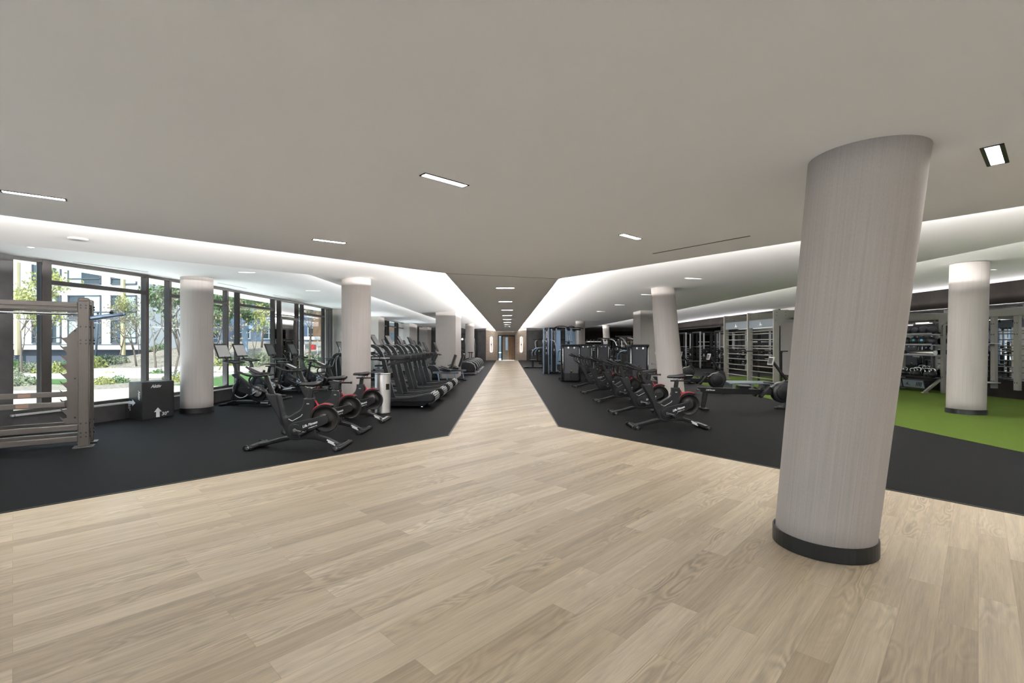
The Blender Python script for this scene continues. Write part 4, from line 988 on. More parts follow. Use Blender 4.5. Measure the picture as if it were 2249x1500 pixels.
def lit(root):
    for c in kids(root):
        if c.name.startswith('screen') and 'arm' not in c.name:
            for g in kids(c):
                g.data = g.data.copy(); g.data.materials.clear(); g.data.materials.append(M['screen_on'])
b2 = dup(cb, (-6.75, 13.55, .003), PI-.10, 'second screen bike by the windows, grey lit screen')
dup(cb, (-6.55, 14.95, .003), PI-.02, 'third screen bike by the windows, dark screen before the door post')
dup(cb, (-6.55, 16.5, .003), PI-.02, 'fourth screen bike by the windows, dark screen before the garden door')
lit(cb); lit(b2)

# ------------------------------------------------------------------ arched trainer by the window
def make_arc_trainer():
    t = thing('arc_trainer', '', 'elliptical trainer', (0, 0, 0), 0, 'arched trainers')
    for s in (-1, 1):
        P = [(.62, .0), (.80, .0), (.62, .40), (.42, 1.00), (.36, 1.13), (.24, 1.20), (-.20, 1.20), (-.20, 1.12), (.2, 1.12), (.29, 1.06), (.34, .95), (.50, .42)]
        obj('arch_frame', MB().prism(P, .30*s-.035, .30*s+.035, 'xz', .012), 'black', t)
        obj('badge', MB().cyl((.50, .335*s, .76), (.50, .342*s, .76), .035, n=16), 'chrome', t)
        obj('foot_pedal', MB().box((-.25, .17*s, .24+.05*s), (.42, .13, .03), None, .01), 'grey_dk', t)
        obj('arm_lever', MB().tube([(.25, .24*s, .30), (.28, .25*s, .9), (.12, .27*s, 1.25), (.16, .27*s, 1.42)], .02, 8, smooth_pts=3), 'silver', t)
    obj('base', MB().box((0, 0, .05), (1.6, .55, .09), None, .02), 'black', t)
    obj('drive_housing', MB().prism([(.1, .1), (.70, .1), (.50, .55), (.32, 1.05), (.18, 1.05), (.1, .5)], -.20, .20, 'xz', .03), 'shell', t)
    sc = obj('screen', MB().box((.22, 0, 1.46), (.025, .5, .36), Ry(math.radians(22)), .008), 'matte', t)
    obj('display', MB().box((.205, 0, 1.465), (.004, .44, .29), Ry(math.radians(22))), 'screen', sc)
    obj('screen_post', MB().bar((.25, 0, 1.12), (.24, 0, 1.32), .06, .06, .01), 'black', t)
    return t
at_ = make_arc_trainer(); put(at_, (-6.15, 18.4, .003), PI-.02); at_['label'] = 'black arched trainer with a raised screen left of the round column'
dup(at_, (-5.9, 20.6, .003), PI, 'arched trainer hidden mostly behind the round column')

# ------------------------------------------------------------------ recumbent bikes
def make_recumbent():
    t = thing('recumbent_bike', '', 'recumbent bike', (0, 0, 0), 0, 'recumbent bikes before the square pier')
    P = [(.02, .10), (.02, .34), (.10, .52), (.26, .64), (.46, .66), (.64, .56), (.74, .38), (.76, .12)]
    h = obj('drive_housing', MB().prism(P, -.16, .16, 'xz', .04), 'shell', t)
    obj('silver_edge', MB().tube([(p[0], .165, p[1]) for p in P[:7]], .008, 6).tube([(p[0], -.165, p[1]) for p in P[:7]], .008, 6), 'silver', h)
    for s in (1, -1):
        c_ = obj('crank_arm', MB().bar((.22, .18*s, .30), (.22-.13*s, .19*s, .22), .016, .03, .004).cyl((.22, .16*s, .30), (.22, .185*s, .30), .05), 'chrome', t)
        obj('pedal', MB().box((.22-.13*s, .245*s, .22), (.10, .09, .05), None, .01), 'black', c_)
    obj('base', MB().box((-.20, 0, .06), (1.75, .11, .07), None, .02).box((.60, 0, .035), (.12, .50, .06), None, .02).box((-1.02, 0, .035), (.12, .50, .06), None, .02), 'black', t)
    obj('seat_rail', MB().box((-.55, 0, .42), (1.0, .10, .08), None, .02), 'rig_blue', t)
    for x in (-.30, -.62, -.95): obj('rail_leg', MB().bar((x, 0, .08), (x+.05, 0, .40), .05, .04), 'blue_metal', t)
    obj('seat', MB().box((-.55, 0, .53), (.42, .42, .08), Ry(-.08), .03), 'leather', t)
    obj('backrest', MB().box((-.86, 0, .86), (.09, .42, .58), Ry(-.32), .03), 'leather', t)
    for s in (-1, 1): obj('seat_handle', MB().tube([(-.75, .20*s, .50), (-.62, .30*s, .56), (-.32, .32*s, .66)], .017, 8, smooth_pts=3), 'grip', t)
    obj('mast', MB().bar((.40, 0, .62), (.16, 0, 1.12), .08, .10, .02), 'black', t)
    obj('handlebar', MB().tube([(.02, -.24, 1.06), (.06, -.2, 1.10), (.16, 0, 1.12), (.06, .2, 1.10), (.02, .24, 1.06)], .018, 8, smooth_pts=3), 'grip', t)
    sc = obj('screen', MB().box((.22, 0, 1.42), (.025, .50, .42), Ry(math.radians(24)), .008), 'matte', t)
    obj('display', MB().box((.205, 0, 1.425), (.004, .44, .34), Ry(math.radians(24))), 'screen', sc)
    return t
rb = make_recumbent(); put(rb, (-2.95, 18.8, .003), PI); rb['label'] = 'nearer recumbent bike, its seat back rising before the square pier'
dup(rb, (-2.78, 20.3, .003), PI, 'farther recumbent bike close to the square pier')

# ------------------------------------------------------------------ row of cross trainers whose rear shells line the corridor
def make_cross_trainer():
    t = thing('cross_trainer', '', 'elliptical trainer', (0, 0, 0), 0, 'row of cross trainers past the square pier')
    P = [(-.62, .12), (-.66, .30), (-.58, .50), (-.42, .60), (-.20, .64), (.05, .66), (.22, .60), (.26, .12)]
    h = obj('rear_shell', MB().prism(P, -.20, .20, 'xz', .05), 'shell', t)
    obj('silver_edge', MB().tube([(p[0]-.005, -.205, p[1]) for p in P[:5]], .010, 6).tube([(p[0]-.005, .205, p[1]) for p in P[:5]], .010, 6), 'silver', h)
    obj('air_vent', MB().box((-.22, .203, .36), (.32, .006, .03)).box((-.22, .203, .29), (.30, .006, .03)), 'black', h)
    obj('base', MB().box((.15, 0, .055), (1.7, .16, .06), None, .015).box((-.66, 0, .04), (.10, .58, .06), None, .015).box((.95, 0, .04), (.10, .58, .06), None, .015), 'silver', t)
    for s in (-1, 1):
        obj('foot_pedal', MB().box((.42, .18*s, .33+.06*s), (.38, .14, .03), None, .01), 'grey_dk', t)
        obj('link_arm', MB().bar((.30, .25*s, .26), (.92, .25*s, .42), .04, .05, .008), 'silver', t)
        obj('swing_lever', MB().tube([(.90, .26*s, .42), (.88, .28*s, 1.0), (.74, .28*s, 1.25), (.78, .28*s, 1.45)], .02, 8, smooth_pts=3), 'grip', t)
    obj('mast', MB().bar((.95, 0, .08), (.82, 0, 1.35), .10, .12, .02), 'black', t)
    sc = obj('console', MB().box((.84, 0, 1.52), (.03, .46, .34), Ry(math.radians(22)), .008), 'matte', t)
    obj('display', MB().box((.822, 0, 1.525), (.004, .40, .27), Ry(math.radians(22))), 'screen', sc)
    return t
ct = make_cross_trainer(); put(ct, (-2.25, 24.4, .003), PI); ct['label'] = 'first cross trainer shell beyond the square pier'
for i, nm in enumerate(('second', 'third', 'fourth', 'fifth', 'sixth')):
    dup(ct, (-2.22+.0*i, 25.85+1.4*i, .003), PI, nm+' cross trainer shell beyond the square pier, one behind another' if i < 4 else 'farthest cross trainer shell before the small round column')
# upright bike in front of the small far column
t = thing('upright_bike', 'small upright bike whose saddle shows against the far round column', 'exercise bike', (-2.62, 32.6, .003), PI, None)
obj('seat_post', MB().bar((-.15, 0, .3), (-.22, 0, .92), .05, .05).bar((-.02, 0, .3), (-.08, 0, .92), .04, .04), 'black', t); obj('saddle', MB().box((-.15, 0, .96), (.36, .22, .07), None, .03), 'leather', t)
obj('frame', MB().prism([(-.4, .12), (.4, .12), (.35, .5), (0, .6), (-.3, .5)], -.12, .12, 'xz', .04), 'shell', t); obj('handlebar', MB().tube([(.35, .22, 1.08), (.45, 0, 1.12), (.35, -.22, 1.08)], .02).bar((.3, 0, .5), (.45, 0, 1.12), .05, .05), 'black', t)
obj('base', MB().box((0, 0, .03), (1.1, .1, .05)).box((.5, 0, .03), (.1, .5, .05)).box((-.5, 0, .03), (.1, .5, .05)), 'black', t)

# ------------------------------------------------------------------ second rank of treadmills near the far windows
def make_flat_treadmill():
    t = thing('flat_treadmill', '', 'treadmill', (0, 0, 0), 0, 'treadmills facing the far windows')
    obj('deck', MB().box((0, 0, .11), (1.9, .80, .22), None, .03), 'grey_dk', t); obj('belt', MB().box((-.1, 0, .225), (1.6, .52, .012), None, .003), 'matte', t)
    obj('motor_cover', MB().prism([(.45, .2), (.55, .30), (.95, .28), (1.0, .12), (.45, .12)], -.38, .38, 'xz', .02), 'shell', t)
    for s in (-1, 1):
        obj('upright', MB().prism([(.62, .2), (.76, .2), (.64, 1.05), (.54, 1.30), (.45, 1.34), (.45, 1.26), (.52, 1.0)], .36*s-.03, .36*s+.03, 'xz', .01), 'silver', t)
        obj('handrail', MB().tube([(.52, .36*s, 1.08), (.2, .36*s, 1.05), (.0, .36*s, .98)], .022, 8), 'grip', t)
        obj('step_stripe', MB().box((-.1, .33*s, .228), (1.6, .09, .01)), 'silver', t)
    sc = obj('console', MB().box((.52, 0, 1.38), (.05, .62, .16), Ry(.6), .02), 'matte', t)
    s2 = obj('screen', MB().box((.60, 0, 1.62), (.025, .52, .36), Ry(math.radians(26)), .008), 'matte', t); obj('display', MB().box((.585, 0, 1.625), (.004, .46, .29), Ry(math.radians(26))), 'screen', s2)
    return t
ft = make_flat_treadmill(); ft['group'] = 'treadmills facing the far windows'
LB = ['nearest', 'second', 'third', 'fourth', 'fifth', 'sixth', 'seventh', 'eighth', 'ninth']
for i in range(9):
    loc = (-6.05, 22.6+1.75*i, .003)
    lab = LB[i]+' treadmill of the far window row, glimpsed over the curved treadmills' if i < 8 else 'last treadmill of the far window row'
    if i == 0: put(ft, loc, PI); ft['label'] = lab
    else: dup(ft, loc, PI, lab)
# ------------------------------------------------------------------ weight stack machines
def make_stack_machine():
    t = thing('stack_machine', '', 'weight machine', (0, 0, 0), 0, 'selectorised machines right of the corridor')
    pr = [(-.30, -.10), (-.27, -.15), (.27, -.15), (.30, -.10), (.30, .12), (-.30, .12)]
    sh = obj('shroud', MB().prism(pr, .08, 1.42, 'xy', .01), 'shroud', t)
    obj('shroud_stripe', MB().box((0, -.153, .90), (.07, .004, .75)), 'silver', sh)
    obj('logo', text_mesh('Hammer', .075, .2, .002, 'logo'), 'black', sh)
    lg = kids(sh)[-1]
    R = Matrix((Vector((0, 0, 1)), Vector((-1, 0, 0)), Vector((0, -1, 0)))).transposed().to_4x4(); R.translation = Vector((0, -.157, .85)); lg.data.transform(R)
    obj('shroud_base', MB().prism([(p[0]*1.01, p[1]*1.01) for p in pr], .04, .36, 'xy', .01), 'grey_dk', t)
    cap = obj('top_cap', MB().prism([(-.40, -.12), (-.36, -.18), (.36, -.18), (.40, -.12), (.40, .16), (-.40, .16)], 1.43, 1.52, 'xy', .025), 'black', t)
    for s in (-1, 1):
        obj('side_tube', MB().box((s*.385, 0, .73), (.05, .12, 1.42), None, .015), 'black', t)
        obj('chrome_pole', MB().cyl((s*.335, -.13, .06), (s*.335, -.13, 1.44), .018, n=10), 'chrome', t)
    pn = obj('pin_panel', MB().box((0, -.158, .30), (.07, .012, .34), None, .005), 'black', t)
    obj('selector_pin', MB().cyl((0, -.16, .46), (0, -.20, .46), .025, n=12), 'yellow', pn)
    obj('pulleys', MB().cyl((-.12, -.17, 1.385), (-.12, -.14, 1.385), .04).cyl((.12, -.17, 1.385), (.12, -.14, 1.385), .04), 'chrome', cap)
    obj('base_frame', MB().box((0, .65, .05), (.09, 1.3, .08), None, .02).box((0, 1.25, .05), (.75, .09, .08), None, .02).box((0, .02, .05), (.80, .10, .08), None, .02), 'black', t)
    obj('seat_column', MB().box((0, .80, .26), (.10, .12, .42), None, .015), 'black', t)
    obj('seat', MB().box((0, .78, .50), (.40, .42, .08), None, .03), 'leather', t)
    obj('backrest', MB().box((0, 1.02, .86), (.34, .08, .60), Rx(-.12), .03), 'leather', t)
    for s in (-1, 1):
        obj('press_arm', MB().tube([(s*.30, .20, 1.30), (s*.42, .55, 1.25), (s*.44, .75, 1.0), (s*.42, .72, .78)], .026, 8, smooth_pts=3), 'blue_metal', t)
        obj('grip', MB().tube([(s*.42, .72, .80), (s*.28, .66, .80)], .022, 8), 'grip', t)
    return t
sm = make_stack_machine(); put(sm, (2.60, 19.75, .003), 0); sm['label'] = 'grey weight tower nearest the corridor, a yellow pin low on its front'
dup(sm, (4.12, 25.6, .003), 0, 'grey weight tower half hidden under the far round column')
dup(sm, (4.76, 17.6, .003), .22, 'grey weight tower with a pale stripe left of the square pier')
dup(sm, (5.4, 27.5, .003), .3, 'far weight tower behind the spin bikes')
dup(sm, (2.4, 30.5, .003), 1.3, 'weight machine turned sideways beyond the cable towers')
dup(sm, (4.5, 35.0, .003), 1.5, 'weight machine with its side to us near the back wall')

# ------------------------------------------------------------------ multi station cable tower
t = thing('cable_tower', 'tall cluster of blue lit cable towers right of the corridor', 'cable machine', (2.75, 26.0, .003))
for i, (x, y, a) in enumerate(((-.75, -1.2, 0), (-.30, -.7, .1), (.45, -.75, 0), (-.6, .8, 0), (.7, .75, 0))):
    cl = obj('cable_column', MB().box((x-.13, y, 1.18), (.055, .09, 2.36), None, .012).box((x+.13, y, 1.18), (.055, .09, 2.36), None, .012), 'blue_metal', t)
    obj('weight_stack', MB().box((x, y, .52), (.19, .12, .9), None, .006), 'black', cl)
    obj('guide_rods', MB().cyl((x-.05, y, .95), (x-.05, y, 2.25), .012, n=8).cyl((x+.05, y, .95), (x+.05, y, 2.25), .012, n=8), 'chrome', cl)
    obj('pulley', MB().cyl((x, y-.10, 2.28), (x, y-.06, 2.28), .06).cyl((x, y-.12, 1.2+.2*i), (x, y-.08, 1.2+.2*i), .05).box((x, y-.06, 1.2+.2*i), (.10, .10, .14), None, .01), 'black', cl)
obj('shroud', MB().box((-.05, -.62, 1.35), (.22, .10, 1.8), None, .02), 'blue_metal', t)
obj('shroud', MB().box((.62, -.20, 1.45), (.26, .10, 1.6), None, .02), 'blue_metal', t)
obj('top_frame', MB().bar((-.8, -1.2, 2.33), (.0, -.2, 2.40), .08, .08, .01).bar((-.75, .8, 2.33), (.0, .1, 2.40), .08, .08, .01).bar((.75, .75, 2.33), (.1, .1, 2.40), .08, .08, .01).bar((.5, -.75, 2.33), (.1, -.1, 2.40), .08, .08, .01).box((.05, 0, 2.38), (.5, .5, .08), None, .02), 'black', t)
obj('pull_up_handles', MB().tube([(-.35, -1.0, 2.36), (-.15, -1.15, 2.44), (.2, -1.1, 2.44), (.5, -.95, 2.36)], .02, 8, smooth_pts=3).tube([(.3, -.9, 2.36), (.55, -1.0, 2.45), (.8, -.8, 2.40)], .02, 8, smooth_pts=3), 'black', t)
obj('base_frame', MB().box((0, 0, .05), (.12, 2.4, .09), None, .02).box((0, -.75, .05), (1.7, .12, .09), None, .02).box((0, .8, .05), (1.6, .12, .09), None, .02), 'black', t)
obj('seat', MB().box((.30, -1.2, .48), (.34, .36, .07), None, .03).box((.30, -1.2, .24), (.07, .07, .42)), 'leather', t)
obj('cable_handles', MB().tube([(-.30, -.85, 1.30), (-.33, -.92, 1.18), (-.27, -.92, 1.18), (-.30, -.85, 1.30)], .012).tube([(.45, -.9, 1.75), (.25, -.95, 1.65), (.65, -.95, 1.65), (.45, -.9, 1.75)], .012), 'chrome', t)
# second, silvery column of the cluster
t = thing('cable_tower', 'silvery cable tower touching the far round column', 'cable machine', (3.75, 27.6, .003))
for x in (-.28, .28): obj('cable_column', MB().box((x, 0, 1.18), (.10, .12, 2.36), None, .012), 'steel', t)
obj('weight_stack', MB().box((0, 0, .55), (.24, .14, .95), None, .006), 'black', t); obj('shroud', MB().box((0, -.08, 1.5), (.30, .05, 1.5), None, .01), 'blue_metal', t)
obj('top_frame', MB().box((0, 0, 2.36), (.9, .14, .10), None, .02).tube([(-.6, -.1, 2.40), (-.2, -.3, 2.46), (.3, -.25, 2.46), (.6, -.05, 2.40)], .025, 8, smooth_pts=3), 'black', t)
obj('base_frame', MB().box((0, 0, .05), (.9, .5, .09), None, .02), 'black', t)

# ------------------------------------------------------------------ plate loaded machines at the back
def make_plate_machine():
    t = thing('plate_machine', '', 'weight machine', (0, 0, 0), 0, 'plate loaded machines')
    obj('frame', MB().bar((-.5, .5, .05), (-.5, -.6, .05), .08, .08).bar((.5, .5, .05), (.5, -.6, .05), .08, .08).bar((-.5, -.55, .05), (.5, -.55, .05), .08, .08).bar((-.3, .4, .05), (-.3, .25, 1.9), .08, .08).bar((.3, .4, .05), (.3, .25, 1.9), .08, .08).bar((-.7, .25, 1.9), (.7, .25, 1.9), .07, .07), 'black', t)
    obj('seat', MB().box((0, -.1, .48), (.36, .40, .08), None, .03).box((0, -.1, .25), (.08, .08, .4)), 'leather', t)
    obj('backrest', MB().box((0, .16, .88), (.32, .08, .66), Rx(-.25), .03), 'leather', t)
    for s in (-1, 1):
        obj('press_arm', MB().tube([(s*.30, .25, 1.85), (s*.48, -.05, 1.75), (s*.50, -.25, 1.45), (s*.45, -.40, 1.15)], .03, 8, smooth_pts=3), 'silver', t)
        obj('weight_plate', MB().lathe([(.03, -.02), (.20, -.025), (.225, -.015), (.225, .015), (.20, .025), (.03, .02)], (s*.62, .1, 1.0), 20, 'x'), 'matte', t)
        obj('plate_peg', MB().cyl((s*.5, .1, 1.0), (s*.78, .1, 1.0), .025), 'chrome', t)
    return t
pm = make_plate_machine(); put(pm, (2.9, 41.5, .003), 0); pm['label'] = 'black plate loaded machine against the dark wall right of the far door'
for x, y, r, lab in ((3.1, 36.5, .4, 'plate loaded machine in front of the cable towers, far off'), (4.9, 41.8, -.2, 'plate loaded machine left of the far round column'), (6.6, 31.5, .6, 'plate loaded machine behind the middle spin bikes'), (8.0, 36.0, 0, 'plate loaded machine before the brown wall'),
                     (5.9, 23.6, .8, 'plate loaded machine just behind the square pier'), (-5.2, 40.5, 0, 'plate loaded machine left of the far small column')):
    dup(pm, (x, y, .003), r, lab)
t = thing('stair_climber', 'black stair climber right of the small far column', 'stair climber', (-3.0, 39.0, .003), PI/2)
obj('housing', MB().prism([(-.7, 0), (.7, 0), (.7, .35), (-.2, 1.2), (-.5, 1.2)], -.35, .35, 'xz', .03), 'shell', t)
for s in (-1, 1): obj('handrail', MB().tube([(.55, .36*s, .5), (.45, .38*s, 1.35), (-.4, .38*s, 1.95)], .03, 8), 'silver', t)
sc = obj('console', MB().box((-.45, 0, 1.95), (.06, .6, .4), Ry(-.3), .02), 'matte', t); obj('display', MB().box((-.41, 0, 1.95), (.01, .5, .3), Ry(-.3)), 'screen_on', sc)
t = thing('cable_tower', 'black cable tower seen left of the small far column', 'cable machine', (-3.45, 37.2, .003))
for x in (-.35, .35): obj('cable_column', MB().box((x, 0, 1.15), (.12, .14, 2.3), None, .012), 'black', t)
obj('weight_stack', MB().box((0, 0, .7), (.4, .2, 1.2), None, .01), 'matte', t); obj('top_frame', MB().box((0, 0, 2.3), (.9, .2, .12), None, .02), 'black', t); obj('pulley', MB().cyl((0, -.14, 1.9), (0, -.08, 1.9), .09), 'chrome', t)

# dumbbell racks by the brown wall
def make_dumbbell_rack():
    t = thing('dumbbell_rack', '', 'dumbbell rack', (0, 0, 0), 0, 'dumbbell racks at the back')
    for s in (-1, 1): obj('side_frame', MB().bar((s*1.0, -.3, .02), (s*1.0, .2, 1.75), .06, .08).bar((s*1.0, -.35, .03), (s*1.0, .35, .03), .06, .06), 'black', t)
    for k in range(5):
        obj('shelf', MB().box((0, -.18+.10*k, .35+.34*k), (2.0, .26, .03), Rx(.2)), 'silver', t)
    return t
def make_dumbbell(r=.07):
    t = thing('dumbbell', '', 'dumbbell', (0, 0, 0), 0, 'dumbbells on the back racks')
    obj('handle', MB().cyl((0, -.07, 0), (0, .07, 0), .016, n=8), 'chrome', t)
    for s in (-1, 1): obj('head', MB().cyl((0, s*.07, 0), (0, s*.15, 0), r, n=10), 'black', t)
    return t
dr = make_dumbbell_rack(); dd_ = make_dumbbell(); first = [True]
def dl(k, j): return 'black dumbbell on the '+['lowest', 'second', 'third', 'fourth', 'top'][k]+' tier by the brown wall, '+['leftmost', 'second from left', 'third from left', 'middle', 'third from right', 'second from right', 'rightmost'][j]
def fill(rx, ry, rows=5, n=7):
    for k in range(rows):
        for j in range(n):
            loc = (rx-.86+1.72*j/(n-1), ry-.18+.10*k, .365+.34*k+.085)
            if first[0]: put(dd_, loc, 0); dd_['label'] = dl(k, j); first[0] = False
            else: dup(dd_, loc, 0, dl(k, j))
put(dr, (7.4, 39.2, .003), 0); dr['label'] = 'tiered dumbbell rack between the two far round columns'; fill(7.4, 39.2)
dup(dr, (10.6, 42.5, .003), 0, 'tiered dumbbell rack right of the farthest round column')

# pull up frame in front of the poster
t = thing('pull_up_frame', 'black upright frame with a low crossbar left of the striped weight tower', 'weight rack', (5.1, 21.9, .003), .1)
for x in (-.28, .46): obj('upright', MB().box((x, 0, .82), (.07, .07, 1.64), None, .008), 'black', t)
obj('crossbar', MB().box((.09, 0, .80), (.74, .05, .05)), 'steel', t); obj('bar_arm', MB().bar((-.28, 0, 1.45), (.46, .3, 1.28), .05, .07).bar((-.28, 0, 1.22), (.46, .3, 1.08), .05, .07), 'black', t)
obj('foot', MB().box((.09, 0, .03), (.9, .5, .05)), 'black', t)

# sign by the brown wall; its lit look is only the olive colour
t = thing('wall_sign', 'olive panel with a red angular emblem on the brown wall', 'sign', (12.45, 50.0, .0))
obj('panel', MB().box((0, -.03, 1.75), (1.3, .04, 1.3)), 'olive', t); obj('frame', MB().box((-.52, -.06, 1.75), (.05, .04, 1.3)).box((.50, -.06, 1.75), (.05, .04, 1.3)).box((0, -.06, 2.41), (1.3, .04, .06)), 'black', t)
obj('emblem', MB().prism([(-.24, 1.55), (-.24, 1.86), (-.14, 1.98), (.22, 1.98), (.28, 1.90), (.28, 1.60), (.10, 1.60), (.10, 1.70), (.18, 1.70), (.18, 1.88), (-.14, 1.88), (-.14, 1.55)], -.075, -.055, 'xz'), 'sign_red', t)

# ------------------------------------------------------------------ rowing machines (fan at +x)
def make_rower():
    t = thing('rowing_machine', '', 'rowing machine', (0, 0, 0), 0, 'rowing machines')
    rl = obj('seat_rail', MB().prism([(-1.05, .52), (-1.05, .44), (-.9, .38), (.72, .33), (.72, .46)], -.045, .045, 'xz', .01), 'black', t)
    text_on('LifeFitness', .05, (-.78, -.0465, .455), (1, 0, -.04), (0, 0, 1), 'white', rl, 'logo', .3, .001)
    obj('rear_leg', MB().prism([(-.93, .42), (-.82, .42), (-.90, .03), (-.98, .03)], -.04, .04, 'xz', .01).box((-.94, 0, .02), (.13, .46, .04), None, .015), 'black', t)
    obj('end_cap', MB().cyl((-1.045, -.05, .45), (-1.045, .05, .45), .028), 'chrome', rl)
    obj('fan_housing', MB().lathe([(.0, -.09), (.17, -.10), (.235, -.085), (.25, -.05), (.25, .05), (.235, .085), (.17, .10), (.0, .09)], (.93, 0, .40), 36, 'y'), 'shell', t)
    obj('fan_grille', MB().lathe([(.0, -.104), (.16, -.107), (.175, -.10)], (.93, 0, .40), 30, 'y'), 'black', t)
    obj('front_frame', MB().prism([(.70, .46), (.60, .50), (1.06, .70), (1.16, .66), (1.22, .42), (1.10, .18), (1.02, .03), (.92, .03), (.98, .20)], -.07, .07, 'xz', .02), 'matte', t)
    obj('front_foot', MB().box((1.02, 0, .025), (.50, .10, .045), None, .01).box((1.05, 0, .025), (.12, .60, .045), None, .015), 'black', t)
    obj('seat', MB().loft([[(x, wd*math.cos(2*PI*k/12), .545+th*math.sin(2*PI*k/12)) for k in range(12)] for x, wd, th in ((-.12, .08, .02), (-.06, .14, .03), (.05, .16, .03), (.14, .13, .03), (.17, .08, .015))]).box((.02, 0, .50), (.22, .10, .05), None, .01), 'leather', t)
    for s in (-1, 1):
        fp = obj('footplate', MB().box((.46, .14*s, .42), (.05, .12, .32), Ry(.75), .01), 'matte', t)
        obj('strap', MB().tube([(.40, .08*s, .47), (.38, .14*s, .51), (.40, .20*s, .47)], .012), 'grip', fp)
        obj('heel_cup', MB().box((.36, .14*s, .32), (.06, .13, .06), Ry(.75), .01), 'black', fp)
    obj('console_arm', MB().bar((1.10, 0, .62), (.72, 0, 1.12), .05, .06, .012), 'black', t)
    sc = obj('console', MB().box((.68, 0, 1.14), (.03, .22, .20), Ry(math.radians(15)), .008), 'steel', t); obj('display', MB().box((.663, 0, 1.14), (.004, .17, .14), Ry(math.radians(15))), 'screen', sc)
    obj('pull_handle', MB().cyl((.62, -.22, .62), (.62, .22, .62), .015), 'grip', t)
    return t
rw = make_rower(); put(rw, (5.58, 11.45, .003), 0); rw['label'] = 'nearest rowing machine on the black floor beside the turf'
dup(rw, (5.62, 15.1, .003), 0, 'second rowing machine, its fan in front of the bar wall')
dup(rw, (6.12, 18.9, .003), 0, 'farthest rowing machine emerging behind the leaning column')

# ------------------------------------------------------------------ training rig with climbing bars
RX = 9.45
t = thing('training_rig', 'tall warm grey rig with climbing bars and header plates on the turf', 'training rig', (RX, 19.0, .006))
ys = (-1.85, 0, 2.05)
for i, y in enumerate(ys):
    up = obj('upright', MB().box((.10, y, 1.375), (.20, .07, 2.75), None, .006), 'rig', t)
    obj('foot_plate', MB().box((.10, y, .01), (.32, .2, .02)), 'rig', up)
    g_ = obj('gusset_plate', MB().prism([(.0, 2.75), (.52, 2.75), (.52, 2.52), (.26, 2.18), (.0, 2.18)] if i == 0 else [(.0, 2.75), (.52, 2.75), (.52, 2.45), (.0, 2.45)], y-.045, y-.037, 'xz'), 'rig', up)
    bt = MB()
    for bx_, bz in ((.10, 2.66), (.42, 2.66), (.10, 2.55), (.42, 2.55), (.06, 2.38)): bt.cyl((bx_, y-.052, bz), (bx_, y-.044, bz), .014, n=8)
    obj('bolts', bt, 'black', up)
    obj('top_beam', MB().box((1.75, y, 2.62), (3.2, .07, .24), None, .006), 'rig', t)
    obj('rear_upright', MB().box((3.30, y, 1.31), (.12, .08, 2.62), None, .006), 'rig', t)
for a, b in ((-1.85, 0), (0, 2.05)):
    hp = obj('header_plate', MB().box((.06, (a+b)/2, 2.30), (.02, b-a-.08, .30), None, .003), 'rig_blue', t)
    c_ = (a+b)/2
    obj('emblem', MB().prism([(c_-.12, 2.26), (c_+.02, 2.29), (c_+.05, 2.38), (c_+.07, 2.30), (c_+.12, 2.22), (c_+.04, 2.25), (c_-.02, 2.20), (c_+.0, 2.26)], .046, .05, 'yz'), 'white', hp)
    for z in (2.02, 1.92, 1.70, 1.46, 1.36, 1.12, .92, .68, .48, .25):
        obj('climbing_bar', MB().cyl((.13, a+.03, z), (.13, b-.03, z), .019, n=10), 'rig', t)
for y in (0, 2.05): obj('storage_hook', MB().prism([(.30, 1.55), (.42, 1.35), (.62, 1.25), (.62, 1.0), (.45, .85), (.40, 1.1), (.30, 1.2)], y+.2, y+.215, 'xz'), 'matte', t)
obj('trolley_bar', MB().box((1.6, -1.85, 2.44), (2.0, .10, .06)).cyl((.9, -1.85, 2.40), (.9, -1.85, 2.30), .03).cyl((1.4, -1.85, 2.40), (1.4, -1.85, 2.30), .03), 'black', t)
# barbell carried by the rig
t = thing('barbell', 'long black barbell lying level in front of the climbing bars', 'barbell', (9.72, 18.62, 1.26), 0)
obj('shaft', MB().cyl((-1.12, 0, 0), (1.1, 0, 0), .022, n=12), 'black', t)
obj('sleeve', MB().cyl((-1.12, 0, 0), (-.85, 0, 0), .026, n=12), 'matte', t)
t2 = thing('bar_support', 'pair of black bar supports under the long barbell', 'bar stand', (9.72, 18.62, .006), 0)
for x in (-.02, .85): obj('stand', MB().box((x, 0, .62), (.06, .05, 1.22)).box((x, 0, .02), (.2, .5, .04)).box((x, -.04, 1.23), (.06, .03, .06)), 'matte', t2)
# slatted platform on the turf
t = thing('slatted_platform', 'low blue grey slatted platform on the turf under the bars', 'platform', (8.35, 16.8, .006), -.12)
for k in range(5): obj('slat', MB().box((0, -.42+.21*k, .20), (1.5, .17, .05), None, .01), 'rig_blue', t)
for x in (-.6, 0, .6): obj('bearer', MB().box((x, 0, .09), (.08, .95, .17)), 'rig_blue', t)

